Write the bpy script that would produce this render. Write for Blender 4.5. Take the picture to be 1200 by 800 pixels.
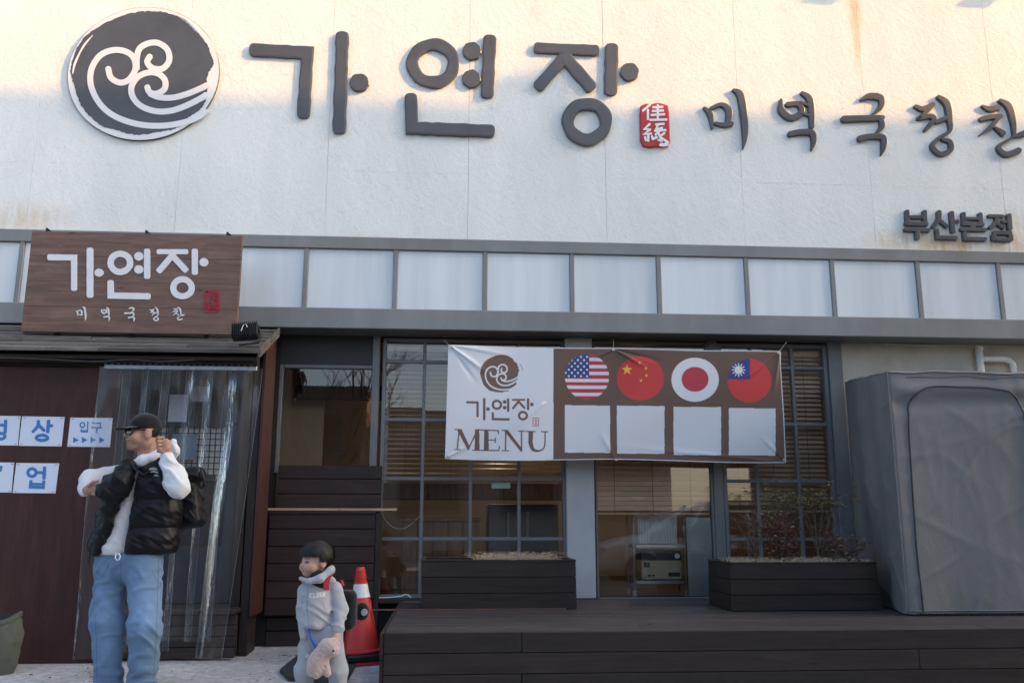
import bpy, math, random
import numpy as np
from mathutils import Vector, Matrix
random.seed(7); rng = np.random.default_rng(7)
for o in list(bpy.data.objects): bpy.data.objects.remove(o)
SC = bpy.context.scene; COL = SC.collection
# ------------------------------------------------------------------ camera
F, PITCH, YAW, ROLL, CAMH = 1037.96, math.radians(11.438), math.radians(-4.051), math.radians(0.058), 1.115
FWD = Vector((-math.sin(YAW)*math.cos(PITCH), math.cos(YAW)*math.cos(PITCH), math.sin(PITCH)))
_r = Vector((math.cos(YAW), math.sin(YAW), 0)); _u = _r.cross(FWD)
RT = math.cos(ROLL)*_r + math.sin(ROLL)*_u; UP = -math.sin(ROLL)*_r + math.cos(ROLL)*_u
cam = bpy.data.cameras.new('camera'); camo = bpy.data.objects.new('camera', cam); COL.objects.link(camo)
cam.sensor_width = 36; cam.sensor_fit = 'HORIZONTAL'; cam.lens = 36*F/1200; cam.clip_start = .05; cam.clip_end = 2000
M = Matrix.Identity(4)
for i in range(3): M[i][0], M[i][1], M[i][2] = RT[i], UP[i], -FWD[i]
M[2][3] = CAMH; camo.matrix_world = M; SC.camera = camo
# ------------------------------------------------------------------ light
SUN = Vector((2.5, -1.0, 1.25)).normalized()                       # towards the sun
EL, AZ = math.asin(SUN.z), math.atan2(SUN.x, SUN.y)
W = bpy.data.worlds.new('World'); SC.world = W; W.use_nodes = True
nt = W.node_tree; sky = nt.nodes.new('ShaderNodeTexSky'); sky.sky_type = 'NISHITA'; sky.sun_disc = False
sky.sun_elevation = EL; sky.sun_rotation = AZ; sky.air_density = .85; sky.dust_density = 3.2; sky.ozone_density = .6
nt.links.new(sky.outputs[0], nt.nodes['Background'].inputs[0]); nt.nodes['Background'].inputs[1].default_value = .15
sl = bpy.data.lights.new('sun', 'SUN'); sl.energy = 2.0; sl.angle = math.radians(.42); sl.color = (1, .51, .13)
so = bpy.data.objects.new('sun', sl); COL.objects.link(so); so.rotation_euler = (-SUN).to_track_quat('-Z', 'Y').to_euler(); so.location = (8, -14, 14)
SC.cycles.max_bounces = 7; SC.cycles.diffuse_bounces = 3; SC.cycles.glossy_bounces = 3; SC.cycles.transparent_max_bounces = 14; SC.cycles.caustics_reflective = False; SC.cycles.caustics_refractive = False
vs = SC.view_settings; vs.view_transform = 'Standard'; vs.look = 'None'; vs.gamma = 1; vs.exposure = 1.72
# ------------------------------------------------------------------ helpers
def pix(px, py, Y=None, Z=None):
    d = RT*((px-600)/F) + UP*((400-py)/F) + FWD
    t = Y/d.y if Y is not None else (Z-CAMH)/d.z
    return Vector((d.x*t, d.y*t, CAMH+d.z*t))
def PX(px, py, Y): return pix(px, py, Y).x
def PZ(px, py, Y): return pix(px, py, Y).z
class MB:
    def __init__(s): s.v = []; s.f = []
    def add(s, vs_, fs_):
        b = len(s.v); s.v += [tuple(v) for v in vs_]; s.f += [tuple(b+i for i in f) for f in fs_]; return s
    def box(s, x0, x1, y0, y1, z0, z1, c=0, T=None):
        cx, cy, cz = (x0+x1)/2, (y0+y1)/2, (z0+z1)/2; h = (abs(x1-x0)/2, abs(y1-y0)/2, abs(z1-z0)/2)
        if c <= 0:
            vv = [(cx+a*h[0], cy+b*h[1], cz+d*h[2]) for a in (-1,1) for b in (-1,1) for d in (-1,1)]
            ff = [(0,1,3,2),(4,6,7,5),(0,4,5,1),(2,3,7,6),(0,2,6,4),(1,5,7,3)]
        else:
            c = min(c, min(h)*.9); vv = []; idx = {}
            for a in (-1,1):
                for b in (-1,1):
                    for d in (-1,1):
                        for k in range(3):
                            p = [(cx,cy,cz)[j]+(a,b,d)[j]*(h[j]-(0 if j == k else c)) for j in range(3)]
                            idx[(a,b,d,k)] = len(vv); vv.append(tuple(p))
            ff = []
            for k in range(3):
                o = [j for j in range(3) if j != k]
                for sgn in (-1,1):
                    q = []
                    for (p1,p2) in ((-1,-1),(1,-1),(1,1),(-1,1)):
                        t = [0,0,0]; t[k] = sgn; t[o[0]] = p1; t[o[1]] = p2; q.append(idx[(*t,k)])
                    ff.append(tuple(q))
                for p1 in (-1,1):
                    for p2 in (-1,1):
                        t = [0,0,0]; t[o[0]] = p1; t[o[1]] = p2; t2 = list(t); t[k] = -1; t2[k] = 1
                        ff.append((idx[(*t,o[0])], idx[(*t,o[1])], idx[(*t2,o[1])], idx[(*t2,o[0])]))
            for a in (-1,1):
                for b in (-1,1):
                    for d in (-1,1): ff.append((idx[(a,b,d,0)], idx[(a,b,d,1)], idx[(a,b,d,2)]))
            C = Vector((cx,cy,cz)); g = []
            for f in ff:
                p = [Vector(vv[i]) for i in f]; n = (p[1]-p[0]).cross(p[2]-p[0]); m = sum(p, Vector())/len(p)
                g.append(f if n.dot(m-C) > 0 else f[::-1])
            ff = g
        if T is not None: vv = [T @ Vector(v) for v in vv]
        return s.add(vv, ff)
    def hexa(s, b, t):                      # 4 bottom + 4 top corners
        return s.add(list(b)+list(t), [(3,2,1,0),(4,5,6,7),(0,1,5,4),(1,2,6,5),(2,3,7,6),(3,0,4,7)])
    def tube(s, pts, r, n=8, closed=False, cap=True):
        pts = [Vector(p) for p in pts]; N = len(pts); rr = r if hasattr(r, '__len__') else [r]*N; vv = []; ff = []; ref = None
        for i, p in enumerate(pts):
            a = pts[(i-1) % N] if (closed or i) else p; b = pts[(i+1) % N] if (closed or i < N-1) else p
            t = (b-a).normalized()
            if ref is None:
                ref = t.orthogonal().normalized()
            ref = (ref - t*ref.dot(t))
            ref = ref.normalized() if ref.length > 1e-6 else t.orthogonal().normalized()
            w = t.cross(ref)
            for k in range(n):
                an = 2*math.pi*k/n; vv.append(p + (ref*math.cos(an)+w*math.sin(an))*rr[i])
        for i in range(N if closed else N-1):
            j = (i+1) % N
            for k in range(n): ff.append((i*n+k, i*n+(k+1) % n, j*n+(k+1) % n, j*n+k))
        if cap and not closed: ff += [tuple(range(n))[::-1], tuple((N-1)*n+k for k in range(n))]
        return s.add(vv, ff)
    def lathe(s, prof, n=24, at=(0,0,0), cap=True, sx=1, sy=1):
        vv = []; ff = []; m = len(prof)
        for (r, z) in prof:
            for k in range(n):
                a = 2*math.pi*k/n; vv.append((at[0]+r*math.cos(a)*sx, at[1]+r*math.sin(a)*sy, at[2]+z))
        for i in range(m-1):
            for k in range(n): ff.append((i*n+k, i*n+(k+1) % n, (i+1)*n+(k+1) % n, (i+1)*n+k))
        if cap: ff += [tuple(range(n))[::-1], tuple((m-1)*n+k for k in range(n))]
        return s.add(vv, ff)
    def grid(s, P, cu=False):               # P[i][j] points
        ni, nj = len(P), len(P[0]); b = len(s.v); s.v += [tuple(p) for r in P for p in r]
        for i in range(ni-1):
            for j in range(nj-1): s.f.append((b+i*nj+j, b+i*nj+j+1, b+(i+1)*nj+j+1, b+(i+1)*nj+j))
        return s
WL = {}
def wloc(o): return WL.get(o.name, Vector((0,0,0)))
def link(name, data, parent=None, loc=None):
    o = bpy.data.objects.new(name, data); COL.objects.link(o)
    if parent is not None:
        o.parent = parent; o.location = (loc if loc is not None else Vector((0,0,0))) - wloc(parent)
    elif loc is not None: o.location = loc
    WL[o.name] = Vector(loc) if loc is not None else Vector((0,0,0))
    return o
def mesh(name, mb, mat, smooth=False):
    me = bpy.data.meshes.new(name); me.from_pydata(mb.v, [], mb.f); me.update()
    for m in (mat if isinstance(mat, (list, tuple)) else [mat]): me.materials.append(m)
    if smooth: me.shade_smooth()
    return me
def part(name, mb, mat, parent=None, smooth=False, **kw):
    o = link(name, mesh(name, mb, mat, smooth), parent)
    for k, v in kw.items(): o[k] = v
    return o
def tag(o, label, cat, group=None):
    o['label'] = label; o['category'] = cat
    if group: o['group'] = group
    return o
def thing(name, label, cat, loc, group=None):
    return tag(link(name, None, None, Vector(loc)), label, cat, group)
def struct(name, mb, mat, smooth=False):
    o = part(name, mb, mat, None, smooth); o['kind'] = 'structure'; return o
# ------------------------------------------------------------------ materials
def lin(c): return tuple((x/255/12.92 if x <= 10 else ((x/255+.055)/1.055)**2.4) for x in c)
class NT:
    def __init__(s, name):
        s.m = bpy.data.materials.new(name); s.m.use_nodes = True; s.t = s.m.node_tree; s.n = s.t.nodes; s.b = s.n['Principled BSDF']; s.out = s.n['Material Output']
    def new(s, ty, **kw):
        n = s.n.new('ShaderNode'+ty)
        for k, v in kw.items(): setattr(n, k, v)
        return n
    def l(s, a, b): s.t.links.new(a, b)
    def coord(s, scale=(1,1,1), rot=(0,0,0), rnd=0, kind='Object'):
        tc = s.new('TexCoord'); mp = s.new('Mapping'); mp.inputs['Scale'].default_value = scale; mp.inputs['Rotation'].default_value = rot
        src = tc.outputs[kind]
        if rnd:
            oi = s.new('ObjectInfo'); mu = s.new('VectorMath', operation='SCALE'); mu.inputs[0].default_value = (rnd, rnd*.7, rnd*1.3); s.l(oi.outputs['Random'], mu.inputs['Scale'])
            ad = s.new('VectorMath', operation='ADD'); s.l(src, ad.inputs[0]); s.l(mu.outputs[0], ad.inputs[1]); src = ad.outputs[0]
        s.l(src, mp.inputs['Vector']); return mp.outputs[0]
    def noise(s, vec, scale, detail=4, rough=.6, dist=0):
        n = s.new('TexNoise'); n.inputs['Scale'].default_value = scale; n.inputs['Detail'].default_value = detail; n.inputs['Roughness'].default_value = rough; n.inputs['Distortion'].default_value = dist
        s.l(vec, n.inputs['Vector']); return n.outputs['Fac']
    def ramp(s, fac, stops):
        r = s.new('ValToRGB'); e = r.color_ramp.elements
        while len(e) < len(stops): e.new(.5)
        for i, (p, c) in enumerate(stops): e[i].position = p; e[i].color = (*c, 1) if hasattr(c, '__len__') else (c, c, c, 1)
        s.l(fac, r.inputs[0]); return r.outputs[0]
    def mix(s, fac, a, b, mode='MIX'):
        m = s.new('Mix', data_type='RGBA', blend_type=mode)
        for v, i in ((fac, 0), (a, 6), (b, 7)):
            if hasattr(v, 'is_linked') or hasattr(v, 'links'): s.l(v, m.inputs[i])
            elif i == 0: m.inputs[0].default_value = v
            else: m.inputs[i].default_value = (*v, 1)
        return m.outputs[2]
    def math(s, op, a, b=None):
        m = s.new('Math', operation=op)
        for v, i in ((a, 0), (b, 1)):
            if v is None: continue
            if hasattr(v, 'links'): s.l(v, m.inputs[i])
            else: m.inputs[i].default_value = v
        return m.outputs[0]
    def bump(s, h, strength=.3, dist=.01, normal=None):
        b = s.new('Bump'); b.inputs['Strength'].default_value = strength; b.inputs['Distance'].default_value = dist; s.l(h, b.inputs['Height'])
        if normal is not None: s.l(normal, b.inputs['Normal'])
        s.l(b.outputs[0], s.b.inputs['Normal']); return b.outputs[0]
    def set(s, **kw):
        for k, v in kw.items(): s.b.inputs[k.replace('_', ' ')].default_value = v
        return s
def mat(name, c1, c2=None, rough=.6, metal=0, scale=6, stretch=(1,1,1), bump=.15, bdist=.004, rnd=0, var=0, spec=.4, fine=60, detail=5):
    """two-colour noise material with fine relief; var = brightness change from object to object"""
    t = NT(name); c2 = c2 or tuple(x*.75 for x in c1)
    v = t.coord(stretch, rnd=rnd); n = t.noise(v, scale, detail, .62)
    col = t.ramp(n, [(.3, c2), (.7, c1)])
    if var:
        oi = t.new('ObjectInfo'); k = t.math('ADD', t.math('MULTIPLY', oi.outputs['Random'], var), 1-var/2)
        sc = t.new('VectorMath', operation='SCALE'); t.l(col, sc.inputs[0]); t.l(k, sc.inputs['Scale']); col = sc.outputs[0]
    t.l(col, t.b.inputs['Base Color']); t.set(Metallic=metal, Specular_IOR_Level=spec)
    t.l(t.math('ADD', t.math('MULTIPLY', n, .25), rough-.12), t.b.inputs['Roughness'])
    if bump: t.bump(t.noise(v, fine, 3, .6), bump, bdist)
    return t.m
def wood(name, c1, c2, rough=.55, axis=0, var=.3, bump=.35, spec=.35):
    t = NT(name); st = [14, 14, 14]; st[axis] = .9
    v = t.coord(tuple(st), rnd=9); n = t.noise(v, 2.2, 6, .65, .6); f = t.noise(v, 9, 3, .6)
    big = t.noise(t.coord((1.3, 1.3, 1.3), rnd=3), 1.5, 4, .6)
    col = t.ramp(n, [(.3, c2), (.68, c1)]); col = t.mix(t.math('MULTIPLY', big, .55), col, tuple(x*.55+.012 for x in c1))
    ds = [3., 3., 3.]; ds[axis] = .8; dust = t.ramp(t.noise(t.coord(tuple(ds), rnd=5), 3.0, 8, .75), [(.50, 0.), (.72, 1.)]); col = t.mix(t.math('MULTIPLY', dust, .38), col, tuple(x*1.6+.014 for x in c1))
    kn = t.new('TexVoronoi'); ks = [2.2, 2.2, 7.]; ks[axis] = 1.1; t.l(t.coord(tuple(ks), rnd=7), kn.inputs['Vector']); kn.inputs['Scale'].default_value = 1.6; col = t.mix(t.ramp(kn.outputs['Distance'], [(.03, .8), (.085, 0.)]), col, tuple(x*.3 for x in c2))
    oi = t.new('ObjectInfo'); k = t.math('ADD', t.math('MULTIPLY', oi.outputs['Random'], var), 1-var/2)
    sc = t.new('VectorMath', operation='SCALE'); t.l(col, sc.inputs[0]); t.l(k, sc.inputs['Scale'])
    t.l(sc.outputs[0], t.b.inputs['Base Color']); t.set(Specular_IOR_Level=spec)
    t.l(t.math('ADD', t.math('MULTIPLY', big, .3), rough-.15), t.b.inputs['Roughness']); t.bump(t.math('ADD', n, t.math('MULTIPLY', f, .5)), bump, .004)
    return t.m
def flat(name, c, rough=.5, metal=0, spec=.4, emit=0):
    t = NT(name); t.set(Base_Color=(*c, 1), Roughness=rough, Metallic=metal, Specular_IOR_Level=spec)
    if emit: t.b.inputs['Emission Color'].default_value = (*c, 1); t.b.inputs['Emission Strength'].default_value = emit
    return t.m
def glassmat(name, tint=(.9,.93,.92), rough=.0, ior=1.5, milky=0, boost=1.0, bump=0, gcol=1.0):
    t = NT(name); t.n.remove(t.b); tr = t.new('BsdfTransparent'); tr.inputs[0].default_value = (*tint, 1)
    gl = t.new('BsdfGlossy'); gl.inputs['Roughness'].default_value = rough; gl.inputs[0].default_value = (gcol,gcol,gcol,1)
    fr = t.new('Fresnel'); fr.inputs[0].default_value = ior; mx = t.new('MixShader'); fac = t.math('MULTIPLY', fr.outputs[0], boost); t.l(fac, mx.inputs[0])
    if bump:
        b = t.new('Bump'); b.inputs['Strength'].default_value = bump; b.inputs['Distance'].default_value = .02; t.l(t.noise(t.coord((5,5,.55)), 4.5, 4), b.inputs['Height'])
        t.l(b.outputs[0], gl.inputs['Normal']); t.l(b.outputs[0], fr.inputs['Normal'])
    t.l(tr.outputs[0], mx.inputs[1]); t.l(gl.outputs[0], mx.inputs[2]); o = mx.outputs[0]
    if milky:
        df = t.new('BsdfDiffuse'); df.inputs[0].default_value = (.8,.83,.86,1); m2 = t.new('MixShader'); m2.inputs[0].default_value = milky; t.l(o, m2.inputs[1]); t.l(df.outputs[0], m2.inputs[2]); o = m2.outputs[0]
    t.l(o, t.out.inputs[0]); return t.m
# ------------------------------------------------------------------ brush strokes and lettering
def crom(p, n=6):
    p = [np.array(q, float) for q in p]; out = []
    for i in range(len(p)-1):
        a, b, c, d = p[max(i-1,0)], p[i], p[i+1], p[min(i+2, len(p)-1)]
        for k in range(n):
            t = k/n; out.append(.5*((2*b)+(c-a)*t+(2*a-5*b+4*c-d)*t*t+(-a+3*b-3*c+d)*t**3))
    out.append(p[-1]); return out
def affine(sx, sy, ox, oy, kw=None):
    kw = kw if kw is not None else (abs(sx)+abs(sy))/2
    def g(st):
        r = []
        for s in st:
            k = s[0]
            if k == 'L': r.append(('L', s[1]*kw, [(x*sx+ox, y*sy+oy) for x, y in s[2]]))
            elif k == 'B': r.append(('B', [(x*sx+ox, y*sy+oy, w*kw) for x, y, w in s[1]]))
            elif k == 'O': r.append(('O', s[1]*sx+ox, s[2]*sy+oy, s[3]*sx, s[4]*sy, s[5]*kw))
            elif k == 'D': r.append(('D', s[1]*sx+ox, s[2]*sy+oy, s[3]*sx, s[4]*sy))
            elif k == 'P': r.append(('P', [(x*sx+ox, y*sy+oy) for x, y in s[1]]))
        return r
    return g
def ribbon(s, wob=0):
    """-> (left points, right points, closed)"""
    k = s[0]
    if k == 'O':
        n = 40; L = []; R = []
        for i in range(n):
            a = 2*math.pi*i/n; e = wob*s[5]*(math.sin(3*a+s[1])*.5+math.sin(7*a+s[2])*.35)
            e2 = wob*s[5]*math.sin(5*a+s[1]*2)*.5
            L.append((s[1]+(s[3]-s[5]/2+e2)*math.cos(a), s[2]+(s[4]-s[5]/2+e2)*math.sin(a))); R.append((s[1]+(s[3]+s[5]/2+e)*math.cos(a), s[2]+(s[4]+s[5]/2+e)*math.sin(a)))
        return L, R, True
    if k == 'L':
        P = [np.array(p, float) for p in s[2]]; w = s[1]; pts = []
        for i in range(len(P)):
            if i == 0: pts.append((P[0], w, None)); continue
            n = max(2, int(np.linalg.norm(P[i]-P[i-1])/max(w, 1e-6)*2)) if wob else 1
            for j in range(1, n+1):
                t = j/n; pts.append((P[i-1]*(1-t)+P[i]*t, w*(1+(wob*random.uniform(-1,1) if j < n else 0)), None))
    else:
        pts = [(np.array(q[:2]), max(q[2], .05), None) for q in crom(s[1])]
    N = len(pts); L = []; R = []; CE, CX_ = (.34, .5) if k == 'L' else (.42, 1)
    def nrm(v):
        l = np.linalg.norm(v); return v/l if l > 1e-9 else np.array((1., 0))
    def put(p, d, w, m=1):
        n = np.array((-d[1], d[0])); L.append(tuple(p+n*w/2*m)); R.append(tuple(p-n*w/2*m))
    for i, (p, w, _) in enumerate(pts):
        a = nrm(p-pts[i-1][0]) if i else None; b = nrm(pts[i+1][0]-p) if i < N-1 else None
        if a is None:
            for an in (84, 60, 25): put(p-b*w*CE*math.sin(math.radians(an)), b, w*math.cos(math.radians(an))**CX_)
            put(p, b, w)
        elif b is None:
            put(p, a, w)
            for an in (25, 60, 84): put(p+a*w*CE*math.sin(math.radians(an)), a, w*math.cos(math.radians(an))**CX_)
        else:
            d = nrm(a+b); c = max(.6 if k == 'L' else .85, float(d@a)); put(p, d, w/c)
    return L, R, False
def stroke(mb, s, fmap, thick, wob=0, inset=.12, cham=.004):
    """fmap(x, y, depth) -> world point; depth grows away from the viewer"""
    if s[0] in 'DP':
        if s[0] == 'D':
            n = 22; O = [(s[1]+s[3]*(1+wob*.6*math.sin(2.3*i+s[1]))*math.cos(2*math.pi*i/n), s[2]+s[4]*(1+wob*.6*math.sin(1.7*i+s[2]))*math.sin(2*math.pi*i/n)) for i in range(n)]
        else: O = s[1]
        n = len(O); c = (sum(p[0] for p in O)/n, sum(p[1] for p in O)/n); q = .94
        I = [(c[0]+(p[0]-c[0])*q, c[1]+(p[1]-c[1])*q) for p in O] if cham else O
        rows = [[fmap(*p, 0) for p in I]] + ([[fmap(*p, cham) for p in O]] if cham else []) + [[fmap(*p, thick) for p in O]]
        vv = [p for r in rows for p in r]; ff = [tuple(range(n))]
        for k in range(len(rows)-1):
            for i in range(n): j = (i+1) % n; ff.append((k*n+i, (k+1)*n+i, (k+1)*n+j, k*n+j))
        ff.append(tuple((len(rows)-1)*n+i for i in range(n))[::-1]); mb.add(vv, ff); return
    L, R, closed = ribbon(s, wob); n = len(L); vv = []
    for i in range(n):
        l, r = L[i], R[i]; li = (l[0]+(r[0]-l[0])*inset, l[1]+(r[1]-l[1])*inset); ri = (r[0]+(l[0]-r[0])*inset, r[1]+(l[1]-r[1])*inset)
        if cham: vv += [fmap(*li, 0), fmap(*ri, 0), fmap(*l, cham), fmap(*r, cham), fmap(*l, thick), fmap(*r, thick)]
        else: vv += [fmap(*l, 0), fmap(*r, 0), fmap(*l, thick), fmap(*r, thick)]
    m = 6 if cham else 4; ff = []
    for i in range(n if closed else n-1):
        a, b = i*m, ((i+1) % n)*m
        for (p, q) in (((0,1),(1,3),(3,5),(5,4),(4,2),(2,0)) if cham else ((0,1),(1,3),(3,2),(2,0))): ff.append((a+p, a+q, b+q, b+p))
    if not closed:
        e = (n-1)*m; ring = (0,1,3,5,4,2) if cham else (0,1,3,2)
        ff += [tuple(ring)[::-1], tuple(e+i for i in ring)]
    mb.add(vv, ff)
def pmap(Yf):
    """pixel outline -> upright plane at depth Yf"""
    def g(x, y, d): p = pix(x, y, Yf); return (p.x, p.y+d, p.z)
    return g
def glyph(name, strokes, parent, m, Yf, thick, wob=0, cham=.004, step=.0013, one=False):
    """each stroke a mesh of its own, or all of them in one print"""
    if one:
        mb = MB()
        for i, s in enumerate(strokes): stroke(mb, s, pmap(Yf-i*step), thick+i*step*.5, wob, cham=cham)
        return part(name, mb, m, parent)
    for i, s in enumerate(strokes):
        mb = MB(); stroke(mb, s, pmap(Yf-i*step), thick+i*step, wob, cham=cham); part(name, mb, m, parent)
# lettering outlines ------------------------------------------------ (x, y in picture units of the wall sign)
GA = [('L', 15, [(297,58),(360,61.5),(355.5,133)]), ('L', 15.5, [(401,42),(397.5,151)]), ('D', 421, 96.5, 11.5, 10.5)]
YEON = [('O', 507.5, 74, 24.3, 22.2, 13.8), ('D', 553, 59.5, 11, 10.5), ('D', 552.5, 92, 11, 10.5), ('L', 15.5, [(574,46),(571,109)]), ('L', 14.5, [(481.5,114),(482.5,149.5),(575,153.2)])]
JANG = [('L', 12.5, [(630,55.8),(698,58.8)]), ('L', 14, [(664,64),(632,100)]), ('L', 15, [(665,70),(692,101)]), ('L', 15.5, [(717,56),(716,106)]), ('D', 738, 84, 11, 10.5), ('O', 688, 142, 22.4, 21, 14)]
def Zm(ox, oy, k, st): return affine(k, k, ox, oy)(st)
MI = Zm(740,100,.13333, [('B', [(640,195,22),(695,255,52),(712,375,20)]), ('B', [(700,200,28),(790,168,38),(858,220,62),(850,330,50)]), ('B', [(740,332,30),(820,347,42),(882,335,44)]), ('B', [(898,38,26),(960,85,66),(992,260,66),(1002,430,55),(985,555,8)])])
YEOK = Zm(800,0,.375, [('B', [(308,312,9),(310,345,22),(340,368,20),(372,350,19),(362,325,17),(328,326,15)]), ('B', [(374,290,12),(400,315,22),(405,395,17)]), ('B', [(368,318,8),(396,330,9)]), ('B', [(370,352,8),(398,360,9)]), ('B', [(336,418,17),(370,412,18),(405,415,20),(411,440,17),(404,468,5)])])
GUK = Zm(980,100,.18333, [('B', [(160,92,14),(215,68,40),(288,82,44),(285,140,32),(225,190,8)]), ('B', [(50,215,44),(120,212,42),(260,208,38),(300,205,30)]), ('B', [(287,210,30),(295,262,36),(255,303,9)]), ('B', [(155,340,42),(215,326,36),(300,332,40),(306,390,36),(290,446,6)])])
JEONG = Zm(980,100,.18333, [('B', [(510,133,26),(560,150,36),(622,120,32)]), ('B', [(618,125,28),(575,172,26),(525,212,20),(600,196,32),(628,218,32),(570,286,22)]), ('B', [(640,232,26),(710,206,30)]), ('B', [(655,72,26),(712,118,46),(728,215,40),(728,290,24),(655,338,22),(618,388,32),(668,438,32),(733,412,34),(730,360,32),(682,345,20)])])
CHAN = Zm(980,100,.18333, [('B', [(935,130,15),(982,150,36),(1038,140,34)]), ('B', [(928,215,30),(985,202,32),(1055,195,30)]), ('B', [(1046,200,26),(990,265,26),(920,318,8)]), ('B', [(1018,268,16),(1070,305,40)]), ('B', [(1050,95,24),(1108,135,46),(1135,230,38),(1142,322,20)]), ('B', [(1130,328,14),(1200,308,40),(1235,300,22)]), ('B', [(1125,335,12),(1042,392,28),(1090,440,36),(1170,415,40)])])
BRUSH = [MI, YEOK, GUK, JEONG, CHAN]; BCEN = [(851,140), (939,140), (1018,142), (1097,145), (1177,150)]
_b = lambda st: Zm(1050,235,.125, st)
BU = _b([('L', 44, [(108,100),(112,195)]), ('L', 44, [(272,102),(277,195)]), ('L', 34, [(135,153),(255,154)]), ('L', 40, [(98,214),(292,218)]), ('L', 38, [(92,269),(312,275)]), ('L', 46, [(205,292),(207,350)])])
SAN = _b([('B', [(408,108,50),(405,170,46),(352,245,36)]), ('L', 38, [(420,190),(480,240)]), ('L', 48, [(526,114),(540,283)]), ('L', 34, [(565,193),(586,195)]), ('L', 38, [(388,274),(396,344),(568,348)])])
BON = _b([('L', 44, [(636,122),(642,200)]), ('L', 44, [(794,126),(800,205)]), ('L', 30, [(664,166),(776,168)]), ('L', 36, [(632,218),(820,224)]), ('L', 46, [(722,242),(723,252)]), ('L', 38, [(618,266),(842,272)]), ('L', 38, [(648,298),(655,355),(842,359)])])
JEOM = _b([('L', 32, [(874,142),(1008,146)]), ('B', [(952,158,40),(936,208,38),(886,252,34)]), ('L', 36, [(956,212),(1012,252)]), ('L', 32, [(1002,193),(1038,195)]), ('L', 46, [(1064,136),(1074,262)]), ('L', 40, [(928,298),(1078,302)]), ('L', 44, [(922,322),(926,362)]), ('L', 44, [(1080,326),(1084,366)]), ('L', 36, [(950,362),(1058,366)])])
LOGO_DARK = [(330,330),(350,245),(400,170),(470,120),(560,80),(640,57),(720,52),(800,65),(860,95),(920,150),(958,190),(985,240),(1000,298),(975,348),(970,400),(972,440),(955,492),(930,520),(880,555),(830,600),(740,620),(640,632),(560,615),(480,592),(420,545),(378,490),(355,425),(338,375)]
LOGO_LINES = [[(507,322),(520,365),(562,388),(604,374),(634,325),(626,272),(588,242),(530,236),(470,260),(430,320),(424,390),(450,460),(500,520),(570,560),(660,585),(760,590),(860,575),(930,548),(962,522)],
 [(702,265),(690,292),(715,320),(762,322),(792,285),(785,235),(745,204),(700,203),(656,226),(641,270),(640,322)],
 [(690,408),(700,432),(732,440),(770,418),(772,375),(738,345),(690,342),(640,366),(615,412),(625,460),(665,500),(730,522),(800,520),(870,497),(940,462),(965,446)],
 [(704,440),(748,457),(812,458),(880,440),(940,415),(970,400)]]
# ------------------------------------------------------------------ shared materials
YW, YU, YB = 8.60, 8.35, 8.26          # window line, upper wall, light band
DECKZ = CAMH - .711
m_dark = wood('dark_stain', (.036,.024,.020), (.011,.008,.007), .55, 0, .45)
m_darkv = wood('dark_stain_upright', (.030,.021,.019), (.012,.009,.009), .5, 2, .3)
m_deck = wood('deck_stain', (.066,.054,.051), (.024,.020,.019), .6, 0, .35)
m_plank = wood('plank_stain', (.042,.020,.017), (.014,.008,.007), .48, 0, .5)
m_red = wood('red_stain', (.062,.018,.014), (.028,.010,.009), .6, 2, .15, .2)
m_board = wood('sign_wood', (.205,.125,.095), (.095,.058,.046), .65, 0, .12)
m_gframe = mat('grey_frame', (.18,.19,.195), (.14,.145,.15), .55, 0, 4, bump=.05)
m_bframe = mat('band_steel', (.23,.245,.245), (.17,.175,.17), .5, .0, 2.5, stretch=(1,1,.4), bump=.05)
m_pillar = mat('pillar_render', (.50,.52,.52), (.42,.44,.445), .75, 0, 3, bump=.2)
m_letter = mat('letter_metal', (.078,.080,.086), (.060,.062,.068), .36, 0, 5, bump=.03, spec=.5)
m_white = flat('white_print', (.78,.80,.82), .6)
m_black = mat('black_rubber', (.012,.012,.013), (.007,.007,.008), .6, 0, 20)
m_glass = glassmat('window_glass', (.96,.98,.97), 0, 1.5, 0, 2.1)
m_soffit = flat('soffit', (.018,.018,.019), .8)
m_steel = mat('steel', (.42,.43,.43), (.33,.34,.34), .35, .8, 10, bump=.05)
# painted strand board of the wall
t = NT('painted_strandboard'); hs = []
for i, (ang, sc) in enumerate(((.35, 9), (-.6, 8), (1.15, 10), (-1.25, 9), (.9, 12))):
    v0 = t.coord((1,1,1), (0, ang, 0)); mp2 = t.new('Mapping'); mp2.inputs['Scale'].default_value = (1.0, 1.0, 5.0); t.l(v0, mp2.inputs['Vector']); v = mp2.outputs[0]; n = t.new('TexVoronoi', feature='F1'); n.inputs['Scale'].default_value = sc*.55; n.inputs['Randomness'].default_value = 1
    ad = t.new('VectorMath', operation='ADD'); ad.inputs[1].default_value = (i*3.1, i*1.7, i*2.3); t.l(v, ad.inputs[0]); t.l(ad.outputs[0], n.inputs['Vector'])
    sep = t.new('SeparateColor'); t.l(n.outputs['Color'], sep.inputs[0]); hs.append(t.ramp(sep.outputs[0], [(.72, 0.), (.75, 1.)]))
h = hs[0]
for x in hs[1:]: h = t.math('ADD', t.math('MULTIPLY', h, .8), x)
co = t.coord(); fine = t.noise(co, 38, 6, .7); h = t.math('ADD', t.math('MULTIPLY', h, .38), t.math('MULTIPLY', fine, .9)); t.bump(h, .85, .008)
wash = t.noise(t.coord((1,1,.3)), 1.6, 6, .65)
base = t.ramp(wash, [(.3, (.72,.75,.72)), (.62, (.81,.83,.79))])
sep = t.new('SeparateXYZ'); t.l(co, sep.inputs[0])
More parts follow.
